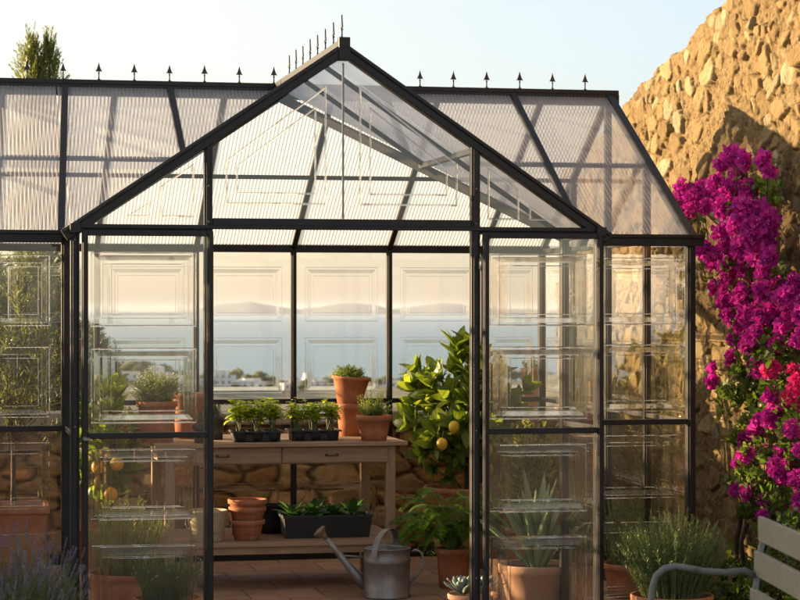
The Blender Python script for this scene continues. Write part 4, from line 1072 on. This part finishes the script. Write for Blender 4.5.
# agave
ga = V((at(537, 596, .80).x, .80, .004))
ag = potted('agave_pot', ga, 'spiky agave with pale leaf margins in a large pale clay pot', 'potted plant', .205, .145, .265, M['terra2'], rim=.05)
lf = MB()
for k in range(22):
    a = k * 2.399 + .4; t_ = k / 22; lean = (.62 - .50 * t_) * rnd.uniform(.8, 1.15); l = rnd.uniform(.42, .56) * (.85 + .2 * t_)
    hd_ = V((math.cos(a), math.sin(a), 0)); side = V((-math.sin(a), math.cos(a), 0)); n_ = 12; rows = []
    b = V((0, 0, .235)) + hd_ * .035 * (1 - t_)
    for i in range(n_ + 1):
        s_ = i / n_; th = lean * (1 + .35 * s_); c_ = b + hd_ * (math.sin(th) * l * s_) + V((0, 0, math.cos(th) * l * s_))
        w_ = .034 * (.75 + .9 * s_ - 1.65 * s_ ** 2.2) + .0006; out_ = V((math.cos(a) * math.cos(th), math.sin(a) * math.cos(th), -math.sin(th)))
        rows.append([c_ - side * w_ - out_ * w_ * .35, c_ - side * w_ * .90 - out_ * w_ * .28, c_ + out_ * w_ * .10, c_ + side * w_ * .90 - out_ * w_ * .28, c_ + side * w_ - out_ * w_ * .35, c_ + out_ * w_ * .42])
    vs = [v_ for r_ in rows for v_ in r_]
    for i in range(n_):
        for j in range(6):
            lf_m = 1 if j in (0, 3) else 0
            lf.f.append(None); lf.f.pop()
    o_ = len(lf.v); lf.v.extend([tuple(x) for x in vs])
    for i in range(n_):
        for j in range(6):
            a0 = o_ + i*6 + j; a1 = o_ + i*6 + (j+1) % 6
            lf.f.append((a0, a1, a1 + 6, a0 + 6)); lf.m.append(1 if j in (0, 3) else 0); lf.sm.append(True)
lf.build('leaves', [G['agave'], G['agave_edge']], ag)

# left side, behind the left door
def upright(name, loc, label, cat, rt, rb, h, spread, H, n, L, Wd, mat, lpt=40, group=None, tips=None, lean=0, potm=None, haspot=True, start=.12, ang=.75, m_tip=None, wob=.03, sr=.0016):
    r = potted(name, loc, label, cat, rt, rb, h, potm, group) if haspot else empty(name, loc, label, cat, group)
    lf = MB(); st = MB(); fm = MB(); z0 = h - .03 if haspot else 0
    for i in range(n):
        a = rnd.random() * 2 * PI; q = math.sqrt(rnd.random())
        b = V((math.cos(a) * q * rt * .7, math.sin(a) * q * rt * .7, z0))
        hh = H * rnd.uniform(.62, 1.05) * (1 - .25 * q)
        t = V((math.cos(a) * q * spread + lean * hh, math.sin(a) * q * spread, z0 + hh))
        c_ = V((b.x * .6 + t.x * .4, b.y * .6 + t.y * .4, z0 + hh * .6)) + rv(wob * .4)
        pth = [b * (1-k)**2 + c_ * (2*k*(1-k)) + t * k**2 for k in [j / 7 for j in range(8)]]
        st.tube(pth, [sr * (1.5 - .12 * k) for k in range(8)], 4, 0, False)
        clothe(lf, pth, lpt, L, Wd, 0, start, ang, 1, .1, .1, .35, .3)
        if tips and rnd.random() < tips[0]:
            d = (pth[-1] - pth[-2]).normalized(); e = pth[-1]; st.tube([e, e + d * tips[1]], sr * .6, 4, 0, False)
            for k in range(tips[2]):
                pp = e + d * (tips[1] + tips[3] * k / tips[2]); s_ = Matrix.Rotation(k * 2.4, 3, d) @ d.orthogonal().normalized()
                fm.leaf(pp, (s_ + d * .5).normalized(), d, tips[4] * rnd.uniform(.7, 1.1), tips[4] * .8, 0, 0, .2, 1)
    lf.build('foliage', mat, r); st.build('stems', M['stem'], r)
    if tips: fm.build('flowers', tips[5], r)
    return r
# tall dry-topped herb in the big pot behind
g1 = V((at(129, 590, 1.0).x, 1.0, .004))
upright('sage_pot', g1, 'large terracotta pot of tall fine herb with dry tips behind the left door', 'potted plant', .215, .17, .25, .24, .46, 120, .026, .0045, G['thyme'], 46, tips=(.5, .02, 8, .05, .008, G['dry']))
g2 = V((at(167, 596, .36).x, .36, .004))
upright('herb_pot', g2, 'bushy fine-leaved green herb in a terracotta pot close behind the left door', 'potted plant', .165, .13, .195, .185, .26, 210, .020, .0042, G['rosemary'], 34, tips=(.25, .0, 6, .01, .006, G['white']))
# small citrus with oranges
gl = V((at(108, 560, 2.35).x, 2.35, .004))
ol = potted('orange_tree', gl, 'small citrus tree with orange fruit behind the left door', 'tree', .19, .14, .36, soil=.04)
def lo2(u, v, dy=0): return at(u, v, 2.35 + dy) - gl
c = lo2(104, 440)
lemon_tree(ol, (0, 0, .32), (c.x, 0, c.z), (.17, .22, .33), .32, 26, [lo2(117, 464, -.26), lo2(111, 494, -.24), lo2(98, 467, -.25)], L=.13, Wd=.06, fmat=M['orangeskin'], fr=.040)
# olive in a square clay planter in the left bay
gp = V((at(13, 540, 2.3).x, 2.3, .004))
op = empty('olive_tree', gp, 'young olive tree in a square clay planter in the left bay', 'tree')
mb = MB(); a0, h0 = .19, .50
vs = []
for z, e in ((0, .82), (h0 - .05, .97), (h0 - .045, 1.04), (h0, 1.05), (h0, .93), (h0 - .05, .9)):
    for sx, sy in ((-1,-1),(1,-1),(1,1),(-1,1)): vs.append((sx * a0 * e, sy * a0 * e, z))
mb.add(vs, [(4*i+j, 4*i+(j+1)%4, 4*i+4+(j+1)%4, 4*i+4+j) for i in range(5) for j in range(4)] + [(3,2,1,0)]); mb.build('planter', M['terra'], op, .006)
mb = MB(); mb.box((-a0 * .9, -a0 * .9, h0 - .08), (a0 * .9, a0 * .9, h0 - .045)); mb.build('soil', M['soil'], op)
def olive(root, base, th, c, rad, n, L=.055, Wd=.011, tr=.02, lpt=34, leafm=None, trunkm=None, sub=5):
    tk = MB(); lf = MB(); base = V(base); f = base + V((0, 0, th))
    tk.tube(twig_path(base, f, 0, 6, .02), [tr, tr * .9, tr * .85, tr * .8, tr * .78, tr * .7, tr * .6], 8, 0)
    ends = bush(lf, tk, f, c, rad, n, L, Wd, lpt, start=.25, lift=.06, ang=.75, shell=.25, spread=.02, sr=tr * .13, wob=.05, top=0, up=.2)
    for p_, d in ends:
        for s_ in range(sub):
            t = p_ + (d * .5 + rv(.55)).normalized() * rad[0] * .28; b = p_ - d * rnd.uniform(0, rad[0] * .5)
            pth = twig_path(b, t, .01, 4, .01); tk.tube(pth, tr * .07, 4, 0, False); clothe(lf, pth, lpt // 2, L, Wd, 0, .1, .75, 1, .1, .1)
    tk.build('trunk', trunkm or M['bark'], root); lf.build('crown', leafm or G['olive'], root)
olive(op, (0, 0, .44), .42, (.06, 0, 1.28), (.30, .26, .46), 34, .055, .012, .018, 22)
# right bay: rosemary in clay pot, shrub behind agave
g3 = V((at(630, 590, 1.35).x, 1.35, .004))
upright('rosemary_pot', g3, 'upright rosemary in a terracotta pot inside the right bay', 'potted plant', .155, .12, .19, .17, .50, 95, .026, .0045, G['thyme'], 46)
g4 = V((at(530, 540, 2.55).x, 2.55, .004))
sh = potted('citrus_shrub', g4, 'leafy light-catching shrub behind the agave near the back right corner', 'shrub', .18, .14, .28)
lf = MB(); st = MB(); c = at(530, 452, 2.55) - g4; bush(lf, st, (0, 0, .26), (c.x, 0, c.z), (.29, .22, .24), 120, .085, .028, 12, start=.3, lift=.06, seg=2, sr=.003, shell=.3); lf.build('foliage', leafmat('bright_shrub_leaf', (0.16, 0.20, 0.03), (0.42, 0.44, 0.10), 0.55, tcol=(1.6, 1.5, .6)), sh); st.build('stems', M['bark'], sh)
# on the garden wall
gw = V((at(531, 400, 4.25).x, 4.25, .928))
herb('tall_clay_pot', gw, 'tall narrow pale clay pot of small sprigs standing on the low garden wall', .075, .052, .28, (.075, .07, .07), .31, .020, .009, 46, G['thyme'], potm=M['terra2'], lpt=10)
gw = V((at(546, 412, 4.55).x, 4.58, -.02)); cb = empty('low_shrub', gw, 'low yellow-green shrub just over the garden wall', 'shrub')
lf = MB(); st = MB(); bush(lf, st, (0, 0, 0), (0, 0, .75), (.26, .25, .30), 120, .03, .012, 18, start=.4, sr=.003); lf.build('foliage', G['hedge'], cb); st.build('stems', M['bark'], cb)

# ------------------------------------------------------------------ front garden plants
def lavender(loc, label, R_, H, n, flower=True):
    return upright('lavender_bush', loc, label, 'shrub', R_ * .5, 0, 0, R_, H, n, .034, .0038, G['lavender'], 34, tips=(.6, .03, 20, .050, .0100, G['lavflower']) if flower else None, haspot=False, start=.1, ang=.5, group=None, wob=.05)
gA = dist(22, 620, 9.6); gA.z = -.02; lavender(gA, 'purple flowering lavender bush in front of the left bay', .26, .66, 340)
gB = dist(-18, 620, 9.4); gB.z = -.02; lavender(gB, 'second lavender bush half out of view beyond the flowering one', .24, .60, 180)
gC = dist(58, 640, 9.9); gC.z = -.02; lavender(gC, 'low lavender clump against the left corner post of the greenhouse', .12, .46, 100)
g5 = V((at(672, 640, -.35).x, -.35, -.02))
upright('rosemary_bush', g5, 'dense dark green rosemary in a clay pot outside the right bay', 'potted plant', .20, .15, .26, .29, .46, 330, .026, .0045, G['rosemary'], 42)
for i, (u, v, t_, lb) in enumerate(((75, 606, 10.2, 'tiny sprig of grey weed at the foot of the left corner post'), (590, 606, 10.6, 'thin weed shoot at the foot of the right door'), (500, 610, 10.5, 'small tuft of weed in front of the agave pot'))):
    q = dist(u, v, t_); z = q.z; q.z = -.02; hh = z + .02 + .06
    upright('weed', q, lb, 'plant', .02, 0, 0, .05, hh, 12, .022, .004, G['lavender'], 30, haspot=False)

# ------------------------------------------------------------------ garden seat
A = on(762, 516, .868); B_ = on(800, 532.5, .868); sdir = (B_ - A); sdir.z = 0; sdir.normalize()
fdir = V((-sdir.y, sdir.x, 0)) if (-sdir.y) < 0 else V((sdir.y, -sdir.x, 0))
seat = empty('garden_seat', (A.x, A.y, -.02), 'worn pale slatted garden bench with curved iron arms before the bougainvillea', 'bench')
def sp(a, b, z): v_ = sdir * a + fdir * b; return V((v_.x, v_.y, z + .02))
LW = 1.15
for z0, z1 in ((.778, .868), (.655, .745), (.545, .61)):
    mb = MB(); c0 = (z0 + z1) / 2; mb.beam(sp(0, .0 + (.868 - c0) * .12, c0), sp(LW, (.868 - c0) * .12, c0), .020, z1 - z0); mb.build('back_slat', M['paint'], seat, .004)
for k in range(4):
    mb = MB(); mb.beam(sp(.0, .10 + k * .085, .435 - .004 * k), sp(LW, .10 + k * .085, .435 - .004 * k), .070, .020); mb.build('seat_slat', M['paint'], seat, .004)
for a in (.03, LW - .03):
    mb = MB(); mb.tube([sp(a, -.02, 0), sp(a, .03, .25), sp(a, .055, .43), sp(a, .032, .60), sp(a, .012, .75), sp(a, -.016, .86)], .011, 10); mb.build('back_leg', M['oldmetal'], seat)
    mb = MB(); mb.tube([sp(a, .03, .655), sp(a, .07, .675), sp(a, .14, .668), sp(a, .22, .674), sp(a, .28, .686), sp(a, .32, .692), sp(a, .36, .684), sp(a, .39, .658), sp(a, .405, .61), sp(a, .41, .54), sp(a, .41, .43), sp(a, .42, .20), sp(a, .44, 0)], .0125, 12); mb.build('arm_rest', M['oldmetal'], seat)
    mb = MB(); mb.tube([sp(a, .05, .42), sp(a, .41, .405)], .010, 8); mb.build('seat_rail', M['oldmetal'], seat)

# ------------------------------------------------------------------ bougainvillea
XWL = 2.60
def onwall(u, v, off=0.0):
    r_ = ray(u, v); return CAM + r_ * ((XWL - off - CAM.x) / r_.x)
bgn = empty('bougainvillea', V((2.42, .62, -.02)), 'magenta flowering bougainvillea climbing the golden stone wall', 'climber')
ob = bgn.location
fl = MB(); flr = MB(); lf = MB(); st = MB()
blobs = [(733,155,9),(745,160,8),(722,163,7),(738,176,9),(716,184,8),(730,190,10),(748,190,10),(765,160,7),(770,170,6),
 (682,190,9),(676,200,7),(692,200,9),(703,190,8),(712,196,10),(690,210,8),(725,206,12),(745,212,13),(760,215,12),(771,220,9),(706,206,7),
 (738,228,12),(755,232,13),(768,238,9),(720,232,8),(726,246,8),(742,250,10),(757,252,11),(770,256,9),(694,246,6),(704,250,8),(714,258,10),(728,266,11),(745,268,9),(730,278,7),(762,270,7),
 (716,288,7),(728,290,9),(742,296,10),(735,308,9),(722,305,6),(728,316,6),(750,285,9),(762,290,9),(778,288,9),(795,282,7),(785,298,12),(797,304,9),(772,308,9),(762,320,9),(790,318,9),(800,315,8),
 (741,330,8),(753,338,8),(747,345,6),(733,338,5),(762,332,7),(732,357,6),(713,368,4),(712,380,5),(757,368,8),(769,374,7),(748,372,5),
 (758,425,7),(768,418,8),(776,410,7),(754,432,5),(781,432,6),(745,455,7),(755,452,6),(738,463,5),(775,468,8),(790,466,9),(797,480,8),(784,478,7),(736,490,5),(746,492,5),(762,515,4),(797,510,5),(745,440,5),(800,500,6),(800,296,9),(782,326,8),(800,338,9),(776,344,7),(792,430,7),(768,446,6),(783,452,7),(800,450,6),(765,500,5),(780,508,6),(770,396,6),(744,318,7),(752,312,8)]
reds = [(767,370,5),(774,368,6),(796,386,8),(800,378,7),(788,398,6),(798,402,6),(793,370,4)]
for lst, mm in ((blobs, fl), (reds, flr)):
    for (u, v, r_) in lst:
        off = rnd.uniform(.10, .26) + (.08 if v < 280 else .02); c = onwall(u, v, off); R_ = r_ * (c - CAM).dot(ray(400, HY)) / FPX * 1.12
        for k in range(int(0.62 * r_ * r_) + 8):
            q = rv(1).normalized() * R_ * rnd.random() ** .45; q.x *= .8; p_ = c + q - ob
            d0 = (q.normalized() * .8 + V((-.5, -.5, .2)) + rv(.45)).normalized(); s0 = d0.orthogonal().normalized(); ph = rnd.random() * 6.28
            for j in range(3):
                s_ = Matrix.Rotation(ph + j * 2.094, 3, d0) @ s0; dd = (d0 * .75 + s_ * .8).normalized()
                l = rnd.uniform(.024, .036); mm.leaf(p_, dd, (d0 - s_ * .6).normalized(), l, l * .82, 0, rnd.uniform(-.1, .25), rnd.uniform(.05, .2), 2)
            if rnd.random() < .16: mm.ball(p_ + d0 * .012, .0035, 1, 5, 4)
        # a few leaves and a twig behind each cluster
        bk = c - ob + V((.10, .05, -.05)); tw = twig_path(bk + V((.0, .02, -.16)) + rv(.05), c - ob, .04, 5, .02); st.tube(tw, .0028, 5, 0, False); clothe(lf, tw, 8, .050, .030, 0, .1, 1.0, 3, .25, .1)
greens = [(750,255,16),(762,180,12),(770,200,10),(742,170,8),(768,275,16),(780,262,10),(750,300,12),(745,310,9),(760,345,18),(780,335,18),(795,345,16),(775,355,18),(745,385,16),(762,395,20),(780,395,22),(795,420,22),(775,440,20),(760,460,16),(790,450,18),(745,475,12),(735,440,7),(765,490,18),(785,500,20),(750,505,12),(797,525,14),(740,372,12),(733,395,8),(722,388,5),(770,410,16),(752,415,12),(800,470,18),(775,520,16),(760,535,14),(790,545,18),(730,570,16),(750,580,20),(775,575,20),(795,580,20),(720,590,14),(742,600,18),(705,600,12),(770,600,20)]
for (u, v, r_) in greens:
    off = rnd.uniform(.06, .22) + (.12 if v > 520 else 0); c = onwall(u, v, off); R_ = r_ * 12.6 / FPX * 1.1
    for k in range(max(4, int(r_ * .75))):
        e = c + rv(1).normalized() * R_ * rnd.random() ** .5 - ob; b = e + rv(.07) + V((.03, 0, -.07)); tw = twig_path(b, e, .03, 5, .02)
        st.tube(tw, .0022, 4, 0, False); clothe(lf, tw, 9, .052, .032, 0, .1, 1.0, 3, .3, .1)
# main canes from the ground up the wall
for (pts) in ([(735, 640), (742, 560), (755, 470), (770, 380), (765, 300), (755, 220), (745, 165)], [(750, 640), (765, 540), (790, 440), (798, 330), (780, 290)], [(730, 640), (738, 520), (760, 430), (745, 350), (728, 300), (735, 250), (700, 205), (682, 195)], [(760, 660), (785, 580), (800, 480), (800, 400)]):
    pp = [onwall(u, v, .10 + .03 * math.sin(i * 2.1)) - ob for i, (u, v) in enumerate(pts)]
    sm_ = []
    for i in range(len(pp) - 1):
        for k in range(5): sm_.append(pp[i].lerp(pp[i+1], k / 5) + rv(.006))
    sm_.append(pp[-1]); sm_[0].z = 0.0
    st.tube(sm_, [.016 - .012 * i / len(sm_) for i in range(len(sm_))], 7, 0)
fl.build('flowers', [G['bract'], G['white']], bgn); flr.build('flowers', [G['bractred'], G['white']], bgn)['label'] = 'pink-red flower clusters'
lf.build('foliage', G['hedge'], bgn); st.build('canes', M['bark'], bgn)

# ------------------------------------------------------------------ trees behind
def tree_thing(name, loc, label, cat='tree', group=None): return empty(name, loc, label, cat, group)
q = at(38, 300, 9.0)
cj = tree_thing('conifer', V((q.x, 9.0, -.02)), 'two-pointed golden green conifer rising behind the left roof')
lf = MB(); st = MB()
for cx, top, w_ in ((at(31, 60, 9).x - q.x, at(33, 38, 9).z, .25), (at(50, 60, 9).x - q.x, at(51, 45, 9).z, .21), (at(40, 60, 9).x - q.x, at(40, 70, 9).z, .26)):
    st.tube([(cx * .3, 0, 0), (cx * .8, 0, 2.0), (cx, 0, top)], [.05, .04, .004], 6)
    for i in range(900):
        t = rnd.random() ** .7; z = .5 + (top - .5) * t; rw = (w_ * min(1.0, (1.02 - t) * 4.5) ** .8 + .01) * rnd.uniform(.5, 1) * (1.25 if top > 3.8 else 1) ; a = rnd.random() * 6.28
        b = V((cx, 0, z - .08)); e = V((cx + math.cos(a) * rw, math.sin(a) * rw, z + rnd.uniform(.05, .2)))
        pth = twig_path(b, e, -.02, 4, .01); clothe(lf, pth, 14, .05, .012, 0, .3, .55, 1, .0, .1)
lf.build('crown', G['conifer'], cj); st.build('trunk', M['bark'], cj)
# olives behind the left bay (seen) and unseen ones added to shade low parts
first = None
for i, (x, y, s_, lb) in enumerate([(at(28, 300, 6.2).x, 6.2, .98, 'olive tree with upright grey-green shoots beyond the garden wall at the left'),
        (at(84, 300, 7.2).x, 7.2, .74, 'shorter olive shrub beyond the wall, right beside the taller olive tree'),
        (at(-14, 300, 5.6).x, 5.6, .95, 'olive tree cut by the left edge beyond the garden wall')]):
    if first is None:
        o = tree_thing('olive_tree', (x, y, -.02), lb); olive(o, (0, 0, 0), .55, (0, 0, 1.30), (.42, .42, .78), 100, .080, .018, .035, 30, sub=10); first = o
    else:
        o = first.copy(); S.collection.objects.link(o); o['label'] = lb
        for ch in list(first.children):
            c2 = ch.copy(); S.collection.objects.link(c2); c2.parent = o
        o.location = (x, y, -.02)
    o.scale = (s_, s_, s_); o.rotation_euler = (0, 0, i * 1.9)
for i, (x, y, s_) in enumerate([(-5.2, 3.4, .85), (-5.4, 4.4, .62), (-5.1, 5.2, .58), (-5.5, 6.0, .62), (-5.2, 7.1, 1.25), (-5.6, 7.9, 1.3), (-5.4, 8.8, 1.35), (-5.3, 2.4, 1.35), (-5.5, 1.5, 1.5), (-5.2, .6, 1.45), (-5.4, -.4, 1.5)]):  # added out-of-view row; heights and gap set where shade falls
    o = first.copy(); S.collection.objects.link(o); o['label'] = 'unseen olive tree added at the far left for shade'; o['group'] = 'unseen olive trees added for shade'
    for ch in list(first.children):
        c2 = ch.copy(); S.collection.objects.link(c2); c2.parent = o
    o.location = (x, y, -.02); o.scale = (s_ * 1.3, s_ * 1.3, s_ * .84); o.rotation_euler = (0, 0, i * 1.3)

# ------------------------------------------------------------------ far shore village
def landpt(u, v):
    """walk the sight line through (u, v) until it meets the land"""
    r_ = ray(u, v); h = math.hypot(r_.x, r_.y); th = math.degrees(math.atan2(r_.x, r_.y))
    ds = np.linspace(60, 1290, 1500); z = CAM.z + r_.z * ds / h; g_ = land_z(ds, np.full(ds.shape, th))
    k = np.nonzero(g_ >= z)[0]
    d_ = ds[k[0]] if len(k) else 1260.0
    return V((CAM.x + r_.x / h * d_, CAM.y + r_.y / h * d_, float(land_z(np.array([d_]), np.array([th]))[0]))), d_
rt = random.Random(21)
def house_mesh(w, d, h, up):
    mb = MB(); mb.box((-w/2, -d/2, -2), (w/2, d/2, h)); mb.box((-w/2 - .15, -d/2 - .15, h + .003), (w/2 + .15, d/2 + .15, h + .35))
    if up: mb.box((-w/2 + .4, -d/2 + .6, h + .353), (w * .12, d/2 - .6, h + 2.9))
    k = max(2, int(w / 3))
    for i in range(k):
        x = -w/2 + w * (i + .5) / k
        for z in ((1.0,) if h < 4.5 else (1.0, 4.0)):
            mb.box((x - .5, -d/2 - .05, z), (x + .5, -d/2 - .004, z + 1.4), 1)
    return mb
hs = [(225, 386, 9, 4.6, 1, 'largest white two-storey house among the shore trees'), (243, 388, 11, 3.4, 0, 'low white house with flat roof right of the largest shore house'), (252, 386, 8, 3.2, 0, ''), (276, 385, 7, 3.2, 0, ''), (284, 386, 8, 3.0, 0, ''), (300, 387, 8, 3.2, 0, ''), (310, 385, 7, 3.2, 1, ''), (321, 387, 8, 3.0, 0, ''),
      (381, 386, 7, 3.0, 0, ''), (398, 388, 8, 3.2, 0, ''), (120, 372, 9, 5.6, 1, 'tall white house on the left headland above the sea'), (131, 380, 8, 3.2, 0, ''), (143, 376, 8, 3.0, 0, ''), (160, 380, 9, 3.2, 1, ''), (175, 384, 8, 3.2, 0, ''), (190, 382, 8, 3.2, 0, ''), (201, 386, 8, 3.2, 0, ''), (108, 381, 8, 3.0, 0, ''),
      (215, 380, 7, 3.0, 0, ''), (263, 389, 8, 3.0, 0, ''), (289, 390, 8, 3.0, 0, ''), (495, 376, 8, 3.2, 0, 'white house low on the right hillside'), (152, 388, 9, 3.0, 0, ''), (182, 391, 9, 3.4, 1, '')]
base_h = {}
for i, (u, v, w, h, up, lb) in enumerate(hs):
    p_, d_ = landpt(u, v); key = (w, h, up)
    if key in base_h: o = base_h[key].copy(); S.collection.objects.link(o)
    else: o = house_mesh(w, w * .8, h, up).build('village_house', [M['white_house'], M['dark_opening']]); base_h[key] = o
    o.location = p_; o.rotation_euler = (0, 0, rt.uniform(-.5, .3)); o['category'] = 'house'
    if lb: o['label'] = lb
    else: o['label'] = 'small white flat-roofed house in the village on the far shore'; o['group'] = 'white village houses on the far shore'
def far_tree_mesh(sd, tall):
    r_ = random.Random(sd); mb = MB(); tk = 1.6
    mb.tube([(0, 0, -1), (0, 0, tk + 1)], [.35, .25], 6, 1)
    lobes = [(r_.uniform(-1.8, 1.8), r_.uniform(-1.8, 1.8), tk + 1.2 + r_.uniform(0, 2.2 * tall), r_.uniform(1.2, 1.9)) for _ in range(7)]
    for x, y, z, R_ in lobes:
        for k in range(130):
            q = V((r_.gauss(0, 1), r_.gauss(0, 1), r_.gauss(0, 1))).normalized() * R_ * r_.random() ** .3
            mb.leaf(V((x, y, z)) + q, (q.normalized() + V((r_.gauss(0, .6), r_.gauss(0, .6), r_.gauss(0, .6)))).normalized(), V((r_.random(), r_.random(), 1)), .75, .6, 0, .1, .1, 1)
    return mb
ftm = [far_tree_mesh(s_, t_).build('far_tree', [G['olive'], M['bark']]) for s_, t_ in ((1, .8), (2, 1.3), (3, 1.0))]
tl_ = [(232, 384, 1.5), (238, 382, 1.3), (228, 386, 1.0), (247, 384, 1.1), (256, 384, 1.0), (262, 384, 1.3), (268, 386, 1.0), (272, 385, .9), (281, 388, .8), (218, 384, 1.0), (294, 386, .9), (305, 388, .9), (316, 387, .8), (326, 386, .9), (332, 387, .9), (372, 386, .9), (378, 387, .9), (386, 386, 1.1), (392, 387, 1.0), (400, 386, .9), (408, 385, 1.0), (416, 386, 1.0),
       (134, 375, 1.5), (140, 378, 1.3), (147, 374, 1.4), (154, 378, 1.3), (166, 377, 1.3), (172, 380, 1.1), (180, 382, 1.2), (186, 384, 1.0), (196, 384, 1.0), (206, 384, 1.1), (126, 376, 1.2), (114, 376, 1.2), (102, 378, 1.3), (210, 389, 1.0), (500, 372, 1.0), (508, 368, 1.2), (516, 362, 1.1), (524, 358, 1.2), (532, 358, 1.1), (541, 356, 1.2), (550, 356, 1.0), (512, 374, 1.0), (528, 370, 1.2), (545, 366, 1.1), (428, 386, .9), (440, 386, .9), (236, 391, .9), (270, 391, .9), (301, 392, .8), (246, 393, .8)]
for i, (u, v, s_) in enumerate(tl_):
    p_, d_ = landpt(u, v)
    if i < 3: o = ftm[i]
    else: o = ftm[i % 3].copy(); S.collection.objects.link(o)
    o.location = p_; s2 = s_ * .85 * min(1.0, max(.45, d_ / 1250)); o.scale = (s2 * 1.1, s2 * 1.1, s2); o.rotation_euler = (0, 0, rt.uniform(0, 6)); o['category'] = 'tree'
    if u < 212: o['label'] = 'distant round tree on the left headland among white houses'; o['group'] = 'trees of the left headland'
    elif u > 480: o['label'] = 'distant round tree on the hazy hillside at the right'; o['group'] = 'trees of the right hillside'
    else: o['label'] = 'distant dark tree on the far shore between the white houses'; o['group'] = 'trees along the far shore'

# ------------------------------------------------------------------ labels of the far repeats: say which one, counted from the left
ORD = 'leftmost second third fourth fifth sixth seventh eighth ninth tenth eleventh twelfth thirteenth fourteenth fifteenth sixteenth seventeenth eighteenth nineteenth twentieth twenty-first twenty-second twenty-third twenty-fourth twenty-fifth twenty-sixth twenty-seventh twenty-eighth twenty-ninth thirtieth'.split()
def bearing(o): d = o.location - CAM; return math.atan2(d.x, d.y)
for grp, txt in (('white village houses on the far shore', 'small white flat-roofed shore house, {} of the row'), ('trees along the far shore', 'distant dark tree on the far shore, {} of its line'), ('trees of the left headland', 'distant tree on the left headland, {} of the group'),
                 ('trees of the right hillside', 'hazy tree on the right hillside, {} of the group')):
    for i, o in enumerate(sorted([x for x in S.collection.objects if x.get('group') == grp], key=bearing)):
        o['label'] = txt.format(ORD[i] + (' from the left' if i else ''))
for i, o in enumerate(sorted([x for x in S.collection.objects if x.get('group') == 'unseen olive trees added for shade'], key=lambda x: x.location.y)):
    o['label'] = 'unseen olive tree added far left for shade, %s in the row' % ('nearest' if i == 0 else ORD[i] + ' nearest')
